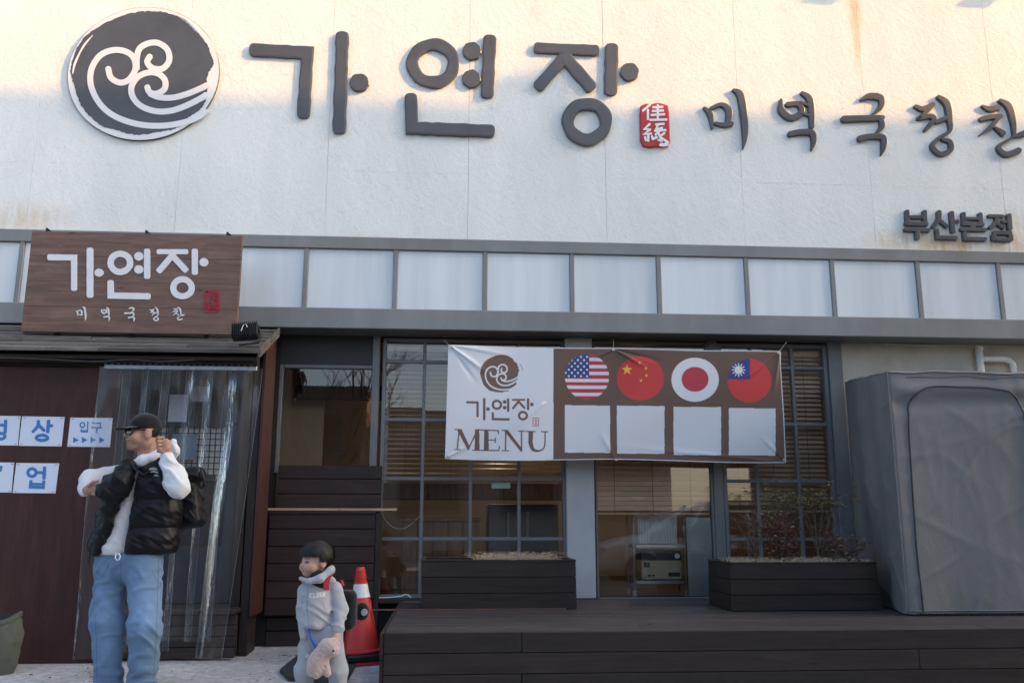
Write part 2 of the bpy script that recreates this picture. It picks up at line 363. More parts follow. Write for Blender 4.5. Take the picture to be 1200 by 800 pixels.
def stain(cx, cz, rx, rz, up):
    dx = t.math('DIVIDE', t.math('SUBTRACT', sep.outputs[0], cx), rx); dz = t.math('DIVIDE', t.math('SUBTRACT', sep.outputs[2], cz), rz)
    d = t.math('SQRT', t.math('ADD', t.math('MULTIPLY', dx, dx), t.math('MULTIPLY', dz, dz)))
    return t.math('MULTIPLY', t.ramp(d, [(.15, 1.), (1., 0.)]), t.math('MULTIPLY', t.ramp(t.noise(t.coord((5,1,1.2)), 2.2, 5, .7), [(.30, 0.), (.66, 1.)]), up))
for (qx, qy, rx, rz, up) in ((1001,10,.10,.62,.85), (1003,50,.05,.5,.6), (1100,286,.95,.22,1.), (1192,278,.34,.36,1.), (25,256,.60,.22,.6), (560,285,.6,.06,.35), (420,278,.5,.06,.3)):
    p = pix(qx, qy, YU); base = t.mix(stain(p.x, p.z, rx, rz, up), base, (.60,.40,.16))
t.l(base, t.b.inputs['Base Color']); t.set(Roughness=.72, Specular_IOR_Level=.35); m_wall = t.m
# ------------------------------------------------------------------ ground
t = NT('rough_concrete'); c = t.coord(); big = t.noise(c, .9, 6, .65); vor = t.new('TexVoronoi'); vor.inputs['Scale'].default_value = 46; t.l(c, vor.inputs['Vector'])
spk = t.ramp(vor.outputs['Distance'], [(.10, (.10,.095,.09)), (.32, (.60,.595,.58))]); mid = t.noise(c, 14, 6, .7)
col = t.mix(t.ramp(mid, [(.36, .60), (.60, .03)]), t.mix(.55, (.68,.67,.64), spk), (.20,.19,.18))
col = t.mix(t.ramp(big, [(.40, .45), (.6, 0.)]), col, (.24,.23,.22)); t.l(col, t.b.inputs['Base Color']); t.set(Roughness=.9, Specular_IOR_Level=.2)
t.bump(t.math('ADD', t.math('MULTIPLY', vor.outputs['Distance'], .7), mid), .8, .012); m_ground = t.m
struct('ground', MB().add([(-600,-600,0),(600,-600,0),(600,600,0),(-600,600,0)], [(0,1,2,3)]), m_ground)
m_asphalt = mat('asphalt', (.055,.055,.057), (.038,.038,.04), .85, 0, 1.5, bump=.5, fine=120, bdist=.008)
struct('road', MB().add([(-200,-4.5,.004),(7.6,-4.5,.004),(7.6,3.4,.004),(-200,3.4,.004)], [(0,1,2,3)]), m_asphalt)
# ------------------------------------------------------------------ restaurant building
BX0, BX1, BTOP = -9.2, 11.5, 7.6
bld = thing('restaurant_building', 'white panelled restaurant front with grey light band over dark gridded windows', 'building', (0, YU, 0))
zb = lambda y, Y=YB: PZ(1080, y, Y)
ZT0, ZT1, ZP0, ZP1, ZB0 = zb(293), zb(306.5), zb(306.5), zb(373.3), zb(396)      # rail top, rail bottom, pane top, pane bottom, beam bottom
# wall panels: seams read off the photograph at the height of the upper row
seams = [PX(p, 100, YU) for p in (49, 218, 388, 550, 707.5, 863.5, 1011, 1161)]
st_ = (seams[-1]-seams[0])/(len(seams)-1); xs = [BX0] + [seams[0]-st_*k for k in (3,2,1)] + seams + [seams[-1]+st_*k for k in (1,2)] + [BX1]
xs = sorted(x for x in xs if BX0 <= x <= BX1); ZS = PZ(600, 206, YU)
for i in range(len(xs)-1):
    for (z0, z1) in ((ZT0-.25, ZS), (ZS, ZS+2.44), (ZS+2.44, BTOP+1.2)):
        g = .0012; gz = .0003; dy = random.uniform(-.0010, .0010)
        part('wall_panel', MB().box(xs[i]+g, xs[i+1]-g, YU+dy, YU+.03, z0+gz, z1-gz, .0008), m_wall, bld)
part('wall_backing', MB().box(BX0, BX1, YU+.034, YU+.24, ZB0+.02, BTOP+1.15), m_soffit, bld)
part('parapet_cap', MB().box(BX0-.05, BX1+.05, YU-.06, YU+.4, BTOP+1.2, BTOP+1.28, .01), m_bframe, bld)
# light band
band = part('light_band', MB().box(BX0, BX1, YB-.012, YU+.02, ZT1, ZT0, .006).box(BX0, BX1, YB-.03, YU+.235, ZB0, ZP1, .006), m_bframe, bld)
divs = [PX(p, 330, YB) for p in (21, 357.5, 463, 568.5, 670.5, 772.5, 875.5, 976.5, 1077, 1172)]
dstep = (divs[-1]-divs[1])/8; divs = sorted([divs[0]-dstep*2, divs[0]-dstep, divs[0], divs[1]-2*dstep-.02, divs[1]-dstep]+divs[1:]+[divs[-1]+dstep*k for k in (1,2,3)])
m_pane = mat('milky_panel', (.68,.735,.75), (.56,.61,.63), .35, 0, 1.6, stretch=(3,1,.25), bump=.02, spec=.5, var=.16, rnd=6)
for i, x in enumerate(divs):
    part('divider', MB().box(x-.022, x+.022, YB-.004, YU-.002, ZP1-.001, ZP0+.001, .004), m_bframe, band)
    if i < len(divs)-1: part('light_panel', MB().box(x+.024, divs[i+1]-.024, YB+.02+random.uniform(-.002,.002), YU-.004, ZP1+.002, ZP0-.002), m_pane, band)
part('soffit', MB().box(BX0, BX1, YB+.14, YW+.30, ZB0+.003, ZB0+.05), m_soffit, bld)
ZH = ZB0-.02                                                     # window head
# lower walls
m_cream = mat('cream_plaster', (.52,.49,.42), (.42,.39,.33), .85, 0, 5, bump=.5, fine=28, bdist=.01)
xr = PX(988, 500, YW)
part('side_wall', MB().box(xr, BX1, YW-.05, YW+.1, 0, ZB0), m_cream, bld)
part('plinth', MB().box(BX0, BX1, YW-.045, YW+.4, 0, DECKZ-.01), m_soffit, bld)
part('side_wall', MB().box(BX0, PX(325, 500, YW), YW-.05, YW+.1, 0, ZB0), m_soffit, bld)
part('pillar', MB().box(PX(664.5,620,YW-.10), PX(697.5,620,YW-.10), YW-.10, YW+.12, DECKZ-.05, ZB0+.002, .006), m_pillar, bld)
# windows -----------------------------------------------------------
def window(x0, x1, z0, z1, vx, hz, fw=.05, label=None, head=None):
    fr = MB(); y0, y1 = YW-.035, YW+.045
    fr.box(x0, x0+fw, y0, y1, z0, z1, .004).box(x1-fw, x1, y0, y1, z0, z1, .004)
    fr.box(x0+fw, x1-fw, y0+.002, y1-.002, z0, z0+fw, .004).box(x0+fw, x1-fw, y0+.002, y1-.002, z1-fw, z1, .004)
    w = part('window', fr, m_gframe, bld)
    if label: w['label'] = label
    X = [x0+fw]+vx+[x1-fw]; Zs = [z0+fw]+hz+[z1-fw]
    for x in vx: part('muntin', MB().box(x-.016, x+.016, y0+.010, y1-.010, z0+fw, z1-fw, .003), m_gframe, w)
    for z in hz: part('muntin', MB().box(x0+fw, x1-fw, y0+.013, y1-.013, z-.016, z+.016, .003), m_gframe, w)
    for i in range(len(X)-1):
        for j in range(len(Zs)-1):
            T = Matrix.Translation(((X[i]+X[i+1])/2, YW, (Zs[j]+Zs[j+1])/2)) @ Matrix.Rotation(random.uniform(-.004,.004), 4, 'Z') @ Matrix.Rotation(random.uniform(-.004,.004), 4, 'X')
            hx, hz_ = (X[i+1]-X[i])/2, (Zs[j+1]-Zs[j])/2
            part('pane', MB().add([T @ Vector(p) for p in ((-hx,0,-hz_),(hx,0,-hz_),(hx,0,hz_),(-hx,0,hz_))], [(0,1,2,3)]), m_glass, w)
    return w
Zw = lambda y, x=560: PZ(x, y, YW)
Xw = lambda x, y=600: PX(x, y, YW)
zsill = Zw(701, 700)
# plain pane left of the grid
window(Xw(325,500), Xw(441,500), Zw(555), Zw(428,390), [], [], .035)
part('window_header', MB().box(Xw(325,500), Xw(441,500), YW-.03, YW+.06, Zw(428,390)+.003, ZB0+.002), mat('header_board', (.03,.031,.033), (.022,.023,.025), .6), bld)
part('window_post', MB().box(Xw(434.5,500), Xw(443,500), YW-.05, YW+.07, DECKZ-.1, ZB0+.002, .004), m_gframe, bld)
window(Xw(443.5), Xw(663.5), Zw(700), ZH, [Xw(494), Xw(551), Xw(608)], [Zw(631), Zw(561), Zw(492.5), Zw(425)], .035)
window(Xw(697.5), Xw(836), zsill-.01, ZH, [], [Zw(431,766)], .02)
part('window_post', MB().box(Xw(836.2), Xw(847.5), YW-.05, YW+.07, DECKZ-.1, ZB0+.002, .004), m_gframe, bld)
window(Xw(848), Xw(980), zsill-.01, ZH, [Xw(889), Xw(938)], [Zw(631.5,900), Zw(563.5,900), Zw(497,900), Zw(431,900)], .04)
part('window_jamb', MB().box(Xw(980), xr+.01, YW-.07, YW+.07, DECKZ-.1, ZB0+.002, .004), m_gframe, bld)
ft = glassmat('frosted_film', (.55,.68,.68), .25, 1.5, .42)
part('frosted_film', MB().box(Xw(806,650), Xw(835,650), YW+.012, YW+.014, zsill+.02, Zw(606,766)), ft, bld)
# low sill boards by the plank box
sb = part('window_sill', MB().box(Xw(430,700), Xw(700,700), YW-.16, YW-.052, DECKZ-.03, PZ(470,702,YW-.16), .006), m_darkv, bld)
# room behind the glass
m_room = mat('room_wall', (.42,.32,.21), (.34,.25,.16), .8, 0, 1.5, bump=.05); m_roomfl = mat('room_floor', (.10,.075,.055), None, .5, 0, 3)
part('room_wall', MB().box(-5, 8, 12.3, 12.4, 0, 3.4), m_room, bld); part('room_wall', MB().box(-5.1, -5, YW+.1, 12.3, 0, 3.4), m_room, bld); part('room_wall', MB().box(8, 8.1, YW+.1, 12.3, 0, 3.4), m_room, bld)
pz = MB(); m_part = mat('partition_tan', (.40,.29,.18), (.30,.21,.13), .8, 0, 1.2, bump=.05)
part('room_partition', MB().box(Xw(300,500), Xw(362,500), YW+.95, YW+1.0, DECKZ, 3.1).box(Xw(400,500), Xw(418,500), YW+1.9, YW+1.95, DECKZ, 3.1), m_part, bld)
part('room_shelf', MB().box(Xw(330,500), Xw(450,500), YW+.66, YW+.75, PZ(380,468,YW+.7), PZ(380,452,YW+.7), .004), m_soffit, bld)
for k in range(9): part('shelf_rod', MB().box(Xw(336+k*11,500), Xw(338.5+k*11,500), YW+.655, YW+.66, PZ(380,468,YW+.7), PZ(380,440,YW+.7)), m_soffit, bld)
part('room_floor', MB().box(-5, 8, YW+.4, 12.3, DECKZ-.1, DECKZ-.02), m_roomfl, bld); part('room_ceiling', MB().box(-5, 8, YW+.31, 12.3, 3.15, 3.25), m_room, bld)
# blinds -------------------------------------------------------------
m_slat = wood('blind_slat', (.84,.60,.40), (.66,.45,.29), .45, 0, .2, .1)
m_cord = flat('blind_cord', (.25,.18,.12), .8)
def blind(label, x0, x1, zt, zbm, y, n_cord, tilt, group='wooden venetian blinds behind the glass'):
    b = thing('venetian_blind', label, 'blind', ((x0+x1)/2, y, zbm), group)
    part('head_rail', MB().box(x0, x1, y-.03, y+.03, zt-.05, zt, .004), m_slat, b)
    n = int((zt-.07-zbm)/.047)
    for i in range(n):
        T = Matrix.Translation(((x0+x1)/2, y, zt-.075-i*.047)) @ Matrix.Rotation(tilt+random.uniform(-.06,.06), 4, 'X') @ Matrix.Rotation(random.uniform(-.0015,.0015), 4, 'Y')
        h = (x1-x0)/2; part('slat', MB().box(-h, h, -.025, .025, -.0015, .0015, 0, T), m_slat, b)
    part('bottom_rail', MB().box(x0, x1, y-.025, y+.025, zbm, zbm+.02, .004), m_slat, b)
    for k in range(n_cord):
        x = x0+(x1-x0)*(k+.5)/n_cord; part('cord', MB().box(x-.002, x+.002, y-.029, y-.027, zbm, zt-.04), m_cord, b)
blind('wooden slatted blind half lowered behind the gridded window left of pillar', Xw(446), Xw(661), ZH-.05, PZ(560,556,YW+.12), YW+.12, 4, math.radians(16))
blind('wooden slatted blind lowered over the shelf rack between pillar and right window', Xw(699), Xw(834), ZH-.05, PZ(766,603,YW+.07), YW+.07, 3, math.radians(68))
blind('wooden slatted blind in the gridded window right behind the shrubs', Xw(850), Xw(977), ZH-.05, PZ(900,600,YW+.12), YW+.12, 3, math.radians(38))
# unseen pendant lamps added to light the room
for i, (x, y) in enumerate(((.55, 10.0), (2.2, 10.4))):
    lp = thing('added_pendant_lamp', ('left' if i == 0 else 'right')+' added unseen pendant lamp warming the room behind the menu banner', 'lamp', (x, y, 2.3), 'added pendant lamps in the room')
    part('shade', MB().lathe([(.05,.22),(.09,.16),(.15,.0),(.145,.0),(.085,.15),(.045,.21)], 20, (x, y, 2.35), False), m_soffit, lp, smooth=True)
    part('bulb', MB().lathe([(.004,0),(.03,.02),(.035,.05),(.02,.09),(.012,.12)], 12, (x, y, 2.36)), flat('bulb_warm', (1,.78,.5), .4, 0, .4, 2.5), lp, smooth=True); part('flex', MB().tube([(x,y,2.57),(x,y,3.15)], .005, 6), m_soffit, lp)
    pl_ = bpy.data.lights.new('added_pendant_light', 'POINT'); pl_.energy = 4.5; pl_.color = (1,.75,.48); pl_.shadow_soft_size = .06; po_ = link('added_pendant_light', pl_, lp, Vector((x, y, 2.33)))
# things in the room --------------------------------------------------
rk = thing('metal_rack', 'small metal shelf rack standing behind the glass right of the pillar', 'rack', (Xw(772,690), YW+.32, DECKZ))
YR = YW+.20
for px_ in (743, 803.5):
    for yy in (YR, YR+.3):
        x = PX(px_, 660, YR); lg = part('post', MB().tube([(x,yy,DECKZ),(x,yy,PZ(772,606,YR)+.1)], .013, 10), m_steel, rk)
        part('foot', MB().tube([(x,yy,DECKZ-.0),(x,yy,DECKZ+.05)], .02, 10), flat('rack_foot', (.5,.5,.48), .6), rk)
for py_ in (640, 682): part('shelf', MB().box(PX(745,py_,YR), PX(802,py_,YR), YR-.012, YR+.31, PZ(772,py_+2,YR), PZ(772,py_-2.5,YR), .004), m_steel, rk)
bk = MB(); x0, x1, z0, z1 = PX(749,630,YR), PX(794,630,YR), PZ(772,637,YR)+.004, PZ(772,606,YR)+.08
bk.hexa([(x0,YR+.03,z0),(x1,YR+.03,z0),(x1,YR+.27,z0),(x0,YR+.27,z0)], [(x0-.01,YR+.015,z1),(x1+.01,YR+.015,z1),(x1+.01,YR+.28,z1),(x0-.01,YR+.28,z1)])
bs = thing('plastic_basket', 'white ribbed plastic basket on the upper shelf of the metal rack', 'basket', (x0, YR, z0))
part('shell', bk, flat('basket_white', (.72,.74,.70), .5), bs)
for i in range(15):
    x = x0+(x1-x0)*(i+.5)/15; part('rib', MB().box(x-.003, x+.003, YR+.004, YR+.026, z0+.01, z1-.02), flat('basket_white', (.72,.74,.70), .5) if i == 0 else bpy.data.materials['basket_white'], bs)
x0, x1, z0, z1 = PX(752,660,YR), PX(799,660,YR), PZ(772,679,YR)+.004, PZ(772,645,YR)
bx = thing('carton', 'beige carton with dark top edge on the lower shelf of the metal rack', 'carton', (x0, YR, z0))
part('box_body', MB().box(x0, x1, YR+.01, YR+.28, z0, z0+(z1-z0)*.66, .003), mat('carton_beige', (.50,.42,.27), (.44,.36,.22), .7), bx)
part('box_top', MB().box(x0, x1, YR+.012, YR+.278, z0+(z1-z0)*.665, z1, .003), flat('carton_dark', (.03,.03,.035), .5), bx)
for (a, b_, c, d) in ((.06,.2,.42,.6), (.66,.95,.1,.24), (.16,.22,.1,.17), (.26,.32,.1,.17)): part('print_mark', MB().box(x0+(x1-x0)*a, x0+(x1-x0)*b_, YR+.007, YR+.0098, z0+(z1-z0)*c, z0+(z1-z0)*d), bpy.data.materials['carton_dark'], bx)
part('round_mark', MB().tube([(x1-.04,YR+.006,z1-.05),(x1-.04,YR+.0115,z1-.05)], .025, 14), m_white, bx)
# counter, partition and chairs glimpsed behind the grid
m_tan = wood('room_wood', (.30,.16,.07), (.17,.09,.04), .5, 2, .3)
def block(name, label, cat, px0, px1, py0, py1, Y, dep, m):
    x0, x1, z0, z1 = PX(px0,(py0+py1)/2,Y), PX(px1,(py0+py1)/2,Y), PZ((px0+px1)/2,py1,Y), PZ((px0+px1)/2,py0,Y)
    z0 = max(z0, DECKZ-.02); t_ = thing(name, label, cat, ((x0+x1)/2, Y, z0)); return t_, x0, x1, z0, z1
q, x0, x1, z0, z1 = block('wooden_counter', 'brown wooden counter inside behind the gridded window', 'counter', 470, 560, 606, 720, YW+.9, .5, None)
for i in range(5): part('board', MB().box(x0+(x1-x0)*i/5+.003, x0+(x1-x0)*(i+1)/5-.003, YW+.9, YW+.93, z0, z1-.04, .003), m_tan, q)
part('counter_top', MB().box(x0-.03, x1+.03, YW+.86, YW+1.4, z1-.038, z1, .006), m_tan, q)
part('carcass', MB().box(x0, x1, YW+.935, YW+1.38, z0, z1-.04), m_roomfl, q)
q, x0, x1, z0, z1 = block('wall_cabinet', 'long brown cupboard under the blind inside the gridded window', 'cabinet', 446, 662, 566, 585, YW+.7, .3, None)
for i in range(4): part('cupboard_door', MB().box(x0+(x1-x0)*i/4+.004, x0+(x1-x0)*(i+1)/4-.004, YW+.70, YW+.72, z0, z1, .003), m_tan, q)
part('carcass', MB().box(x0, x1, YW+.722, YW+1.0, z0, z1), m_roomfl, q)
for (a, b_) in ((x0+.02, .02), (x1-.05, .02)): part('hanger', MB().box(a, a+.03, YW+.8, YW+.83, z1, 3.15), m_steel, q)
q, x0, x1, z0, z1 = block('drinks_fridge', 'dark fridge with steel handles inside behind the gridded window', 'fridge', 572, 655, 590, 720, YW+1.1, .6, None)
part('cabinet_body', MB().box(x0, x1, YW+1.1, YW+1.7, z0, z1, .01), flat('fridge_grey', (.10,.115,.12), .4), q)
for k in (.28, .55): part('handle', MB().tube([(x0+(x1-x0)*k,YW+1.06,z1-.08),(x0+(x1-x0)*k,YW+1.06,z1-.38)], .016, 8), m_steel, q)
sg = tag(part('exit_plate', MB().box(PX(576,568,YW+.06), PX(598,568,YW+.06), YW+.058, YW+.064, PZ(587,572,YW+.06), PZ(587,564.5,YW+.06), .002), flat('pale_green', (.62,.80,.70), .4)), 'small pale green plate hung inside the gridded window', 'sign')
# ------------------------------------------------------------------ wall lettering
YL = YU-.032
for nm, st, txt in (('가', GA, 'first'), ('연', YEON, 'second'), ('장', JANG, 'third')):
    xs_ = [p for s in st for p in ([s[1]] if s[0] in 'OD' else [q[0] for q in s[2]])]
    c = pix(sum(xs_)/len(xs_), 110, YL)
    L_ = thing('sign_letter', f'large dark grey raised syllable {nm}, {txt} of the big wall name', 'letter', (c.x, YL, c.z), 'big dark syllables on the white wall')
    glyph('stroke', st, L_, m_letter, YL, .026, .075, .004)
    for s in st:                                                  # stand-off pins
        a = (s[1]+(s[3] if s[0] == 'O' else 0), s[2]) if s[0] in 'OD' else s[2][0]
        p = pix(a[0], a[1], YL); part('pin', MB().tube([(p.x, YL+.022, p.z), (p.x, YU+.01, p.z)], .006, 6), m_steel, L_)
for nm, st, cc in zip(('first', 'second', 'middle', 'fourth', 'last'), BRUSH, BCEN):
    c = pix(*cc, YL); L_ = thing('sign_letter', f'{nm} of five brush style dark syllables in the middle sized row on the wall', 'letter', (c.x, YL, c.z), 'brushed middle sized syllables on the white wall')
    glyph('stroke', st, L_, m_letter, YL, .032, 0, .004)
    p = pix(st[0][1][1][0], st[0][1][1][1], YL); part('pin', MB().tube([(p.x, YL+.04, p.z), (p.x, YU+.01, p.z)], .006, 6), m_steel, L_)
for nm, st, cx in zip(('first', 'second', 'third', 'last'), (BU, SAN, BON, JEOM), (1075, 1108, 1141, 1173)):
    c = pix(cx, 264, YL); L_ = thing('sign_letter', f'{nm} of four small blocky dark syllables just above the grey light band', 'letter', (c.x, YL, c.z), 'small blocky syllables above the light band')
    glyph('stroke', st, L_, m_letter, YU-.034, .034, 0, .004)
# round wave emblem
c = pix(168, 86, YL); em = thing('round_emblem', 'round white and dark emblem with curling waves on the white wall', 'emblem', (c.x, YL, c.z-.6))
disc = [(168+88.3*math.cos(a)-.06*77.6*math.sin(a), 86.5+77.6*math.sin(a)) for a in [2*math.pi*i/72 for i in range(72)]]
mb = MB(); stroke(mb, ('P', disc), pmap(YL), .028, cham=0); part('disc', mb, mat('emblem_white', (.72,.735,.745), (.68,.69,.70), .4, 0, 2, bump=0), em)
mb = MB(); n = len(disc); mb.add([(*( (lambda p: (p.x, p.y+.003, p.z))(pix(168+(q_[0]-168)*1.006, 86.5+(q_[1]-86.5)*1.006, YL))),) for q_ in disc]+[(lambda p: (p.x, p.y+.027, p.z))(pix(168+(q_[0]-168)*1.006, 86.5+(q_[1]-86.5)*1.006, YL)) for q_ in disc], [(i, n+i, n+(i+1) % n, (i+1) % n) for i in range(n)])
part('rim', mb, m_letter, em)
ed = crom([(x/4, y/4, 0) for x, y in LOGO_DARK+LOGO_DARK[:1]], 8)[:-1]
ed = [(168+(p[0]-168)*(1+random.uniform(-.012,.008)), 86.5+(p[1]-86.5)*(1+random.uniform(-.012,.008))) for p in ed]
mb = MB(); stroke(mb, ('P', ed), pmap(YL-.003), .004, cham=0); part('dark_field', mb, m_letter, em)
m_emb = bpy.data.materials['emblem_white']
for i, ln in enumerate(LOGO_LINES): 
    mb = MB(); stroke(mb, ('B', [(x/4, y/4, 6.9) for x, y in ln]), pmap(YL-.006-.0012*i), .003+.0012*i, cham=0); part('wave_line', mb, m_emb, em)
mb = MB(); stroke(mb, ('B', [(810/4,66/4,.5),(870/4,90/4,2),(915/4,130/4,3),(945/4,165/4,2.5),(958/4,182/4,.5)]), pmap(YL-.006), .004, cham=0); part('brush_gap', mb, m_emb, em)
mb = MB(); stroke(mb, ('B', [(435/4,165/4,.5),(400/4,205/4,2.2),(375/4,245/4,1.8),(350/4,300/4,2.5),(340/4,345/4,1)]), pmap(YL-.006), .004, cham=0); part('brush_gap', mb, m_emb, em)
# red seal
m_seal = mat('seal_red', (.50,.035,.03), (.40,.03,.028), .45, 0, 6, bump=.05)
def hanja(ox, oy, k):
    """the two seal characters, one above the other, in the units of zoom crop (see wall sign)"""
    st = [[(100,225),(165,170)],[(145,215),(145,300)],[(190,195),(275,190)],[(232,175),(232,255)],[(185,228),(280,222)],[(175,262),(290,255)],[(232,255),(232,300)],[(165,305),(310,302)],
          [(160,340),(115,385),(165,390)],[(165,390),(110,430),(175,425)],[(148,430),(148,490)],[(120,455),(128,485)],[(180,448),(190,472)],
          [(215,345),(285,340)],[(240,340),(215,385),(270,375)],[(205,400),(300,395)],[(250,400),(210,435)],[(240,425),(265,490),(235,480)],[(225,455),(185,475)],[(290,420),(255,445)],[(250,455),(320,500)]]
    return [('L', 20*k, [(ox+x*k, oy+y*k) for x, y in s]) for s in st]
c = pix(767, 146, YL); se = thing('seal_plaque', 'small red seal plaque with two white characters after the big wall name', 'plaque', (c.x, YL, c.z-.2))
sp = [(750,132),(751,124),(757,121.5),(764,122),(770,120.5),(777,121.5),(783,124),(784.5,134),(785,150),(785.5,166),(783,171),(776,172),(769,171.5),(762,172.5),(754,171),(750.5,164)]
mb = MB(); stroke(mb, ('P', sp), pmap(YU-.034), .03, cham=.004); part('plate', mb, m_seal, se)
glyph('character', hanja(740, 100, .13333), se, m_white, YU-.0355, .0015, 0, 0, .0004, one=True)
mb = MB(); stroke(mb, ('P', [(772,171),(774,167.5),(778,168),(782,165),(784,167),(782.5,171),(777,171.8)]), pmap(YU-.0455), .002, cham=0); part('worn_corner', mb, m_white, se)
# wall lamps over the sign, above the frame; they throw the two small shadows at the top
m_lamp = flat('lamp_grey', (.16,.16,.17), .5)
for i, (px_, py_) in enumerate(((965,-2), (1146,2))):
    s_ = pix(px_, py_, YU); k = .55; hx, hy, hz = s_.x+SUN.x/-SUN.y*k, YU-k, s_.z+SUN.z/-SUN.y*k
    la = thing('wall_lamp', ('left' if i == 0 else 'right')+' one of two arm lamps fixed high on the white wall', 'lamp', (hx, YU, hz+.1), 'arm lamps above the sign')
    T = Matrix.Translation((hx, hy, hz)) @ Matrix.Rotation(.6, 4, 'X') @ Matrix.Rotation(.5, 4, 'Y')
    part('lamp_head', MB().box(-.10, .10, -.05, .05, -.035, .035, .01, T), m_lamp, la)
    part('arm', MB().tube([(hx, hy+.02, hz+.06), (hx, hy+.2, hz+.30), (hx, YU-.1, hz+.36), (hx, YU, hz+.36)], .012, 8), m_lamp, la)
    part('wall_plate', MB().box(hx-.05, hx+.05, YU-.015, YU-.004, hz+.30, hz+.42, .003), m_lamp, la)
# ------------------------------------------------------------------ entrance porch
pv = pix(80, 777, Z=0); YV = pv.y; yp = pix(276, 769, Z=0).y
po = thing('entrance_porch', 'dark red timber porch with pent roof and plastic strip doorway', 'porch', (PX(150,777,YV), YV, 0))
zf = PZ(150, 431, YV)                                            # top of red panel
xl, xo0, xo1 = PX(-160,600,YV), PX(122,600,YV), PX(289,600,YV+.06)
part('front_panel', MB().box(xl, PX(118,700,YV), YV, YV+.03, .0, zf, .003), m_red, po)
# door side posts
zt_ = PZ(300, 424, yp)
for (a, b_, dy) in ((264.5, 276.5, .0), (277.5, 288.5, .012)):
    part('post', MB().box(PX(a,769,yp), PX(b_,769,yp), yp+dy, yp+.1+dy, 0, zt_, .006), m_darkv, po)
part('post', MB().box(PX(118,700,YV)+.002, PX(118,700,YV)+.09, YV+.034, YV+.12, 0, zf+.05, .006), m_darkv, po)
zlow = PZ(288, 722, yp); xs1 = PX(289.5, 769, yp)
SIDE = (xs1, yp, zlow)
part('side_base', MB().box(xs1-.06, xs1-.02, yp+.12, 8.28, 0, zlow+.02), m_dark, po)
part('lintel', MB().box(xl, xs1-.002, YV+.005, YV+.12, zf+.004, zf+.20, .004), m_dark, po)
part('fascia', MB().box(xl, xs1+.03, YV-.10, YV-.06, PZ(150,425,YV-.1), PZ(150,411.5,YV-.1), .004), m_dark, po)
# pent roof of overlapping boards
m_roof = wood('weathered_board', (.17,.155,.135), (.035,.031,.028), .8, 0, .7, .9)
r0 = pix(150, 411, YV-.22); r1z = PZ(150, 393, 7.95); nb = 7; Y0 = YV-.22; Y1 = 8.22
xa = xl; sl_ = (r1z-r0.z)/(7.95-Y0)
for i in range(nb):
    ya = Y0+(Y1-Y0)*i/nb-.04; yb = Y0+(Y1-Y0)*(i+1)/nb; za = r0.z+sl_*(ya-Y0)+.035; zb_ = r0.z+sl_*(yb-Y0)+.012
    cuts = [xa]+sorted(random.uniform(xa+.6, xs1-.3) for _ in range(2))+[xs1+.055+random.uniform(-.015,.015)]
    for k in range(3):
        j = random.uniform(-.006,.006); th = .026; x_0, x_1 = cuts[k]+.003, cuts[k+1]-.003
        part('roof_board', MB().hexa([(x_0,ya,za-th+j),(x_1,ya,za-th+j),(x_1,yb,zb_-th),(x_0,yb,zb_-th)], [(x_0,ya,za+j),(x_1,ya,za+j),(x_1,yb,zb_),(x_0,yb,zb_)]), m_roof, po)
part('roof_deck', MB().hexa([(xa,Y0+.05,r0.z-.06),(xs1+.03,Y0+.05,r0.z-.06),(xs1+.03,Y1,r0.z+sl_*(Y1-Y0)-.06),(xa,Y1,r0.z+sl_*(Y1-Y0)-.06)], [(xa,Y0+.05,r0.z-.03),(xs1+.03,Y0+.05,r0.z-.03),(xs1+.03,Y1,r0.z+sl_*(Y1-Y0)-.03),(xa,Y1,r0.z+sl_*(Y1-Y0)-.03)]), m_dark, po)
part('barge_board', MB().hexa([(xs1+.058,Y0-.02,r0.z-.045),(xs1+.075,Y0-.02,r0.z-.045),(xs1+.075,8.2,r0.z+sl_*(8.2-Y0)-.05),(xs1+.058,8.2,r0.z+sl_*(8.2-Y0)-.05)], [(xs1+.058,Y0-.02,r0.z+.03),(xs1+.075,Y0-.02,r0.z+.03),(xs1+.075,8.2,r0.z+sl_*(8.2-Y0)+.03),(xs1+.058,8.2,r0.z+sl_*(8.2-Y0)+.03)]), m_roof, po)
_z = lambda y: r0.z+sl_*(y-Y0)-.035
part('side_panel', MB().hexa([(xs1,yp-.02,zlow),(xs1+.022,yp-.02,zlow),(xs1+.022,8.35,zlow),(xs1,8.35,zlow)], [(xs1,yp-.02,_z(yp)),(xs1+.022,yp-.02,_z(yp)),(xs1+.022,8.35,_z(8.35)),(xs1,8.35,_z(8.35))]), m_red, po)
# inner side, step and inner door
part('inner_wall', MB().box(xl, xs1-.03, 8.29, 8.36, 0, 2.9), m_dark, po)
part('inner_wall', MB().box(PX(118,700,YV)-.04, PX(118,700,YV)-.01, YV+.13, 8.28, 0, 2.6), m_dark, po)
for k in range(4): part('step_board', MB().box(PX(120,740,7.7), xs1-.065, 7.72+.012*k, 7.78, .02+.085*k, .10+.085*k, .004), m_dark, po)
part('step_board', MB().box(PX(120,740,7.7), xs1-.065, 7.70, 8.28, .362, .40, .006), m_dark, po)
idr = part('inner_door', MB().box(PX(196,600,8.2), PX(272,600,8.2), 8.20, 8.24, .41, PZ(200,640,8.2), .005).box(PX(190,600,8.2), PX(198,600,8.2), 8.19, 8.24, .41, 2.5, .004).box(PX(262,600,8.2), PX(276,600,8.2), 8.19, 8.24, .41, 2.5, .004), mat('door_blue_grey', (.035,.042,.06), (.025,.03,.045), .4), po)
for py_ in (497, 560): part('door_rail', MB().box(PX(125,600,8.2), PX(272,600,8.2), 8.185, 8.235, PZ(200,py_+3,8.2), PZ(200,py_-3,8.2), .003), m_black, idr)
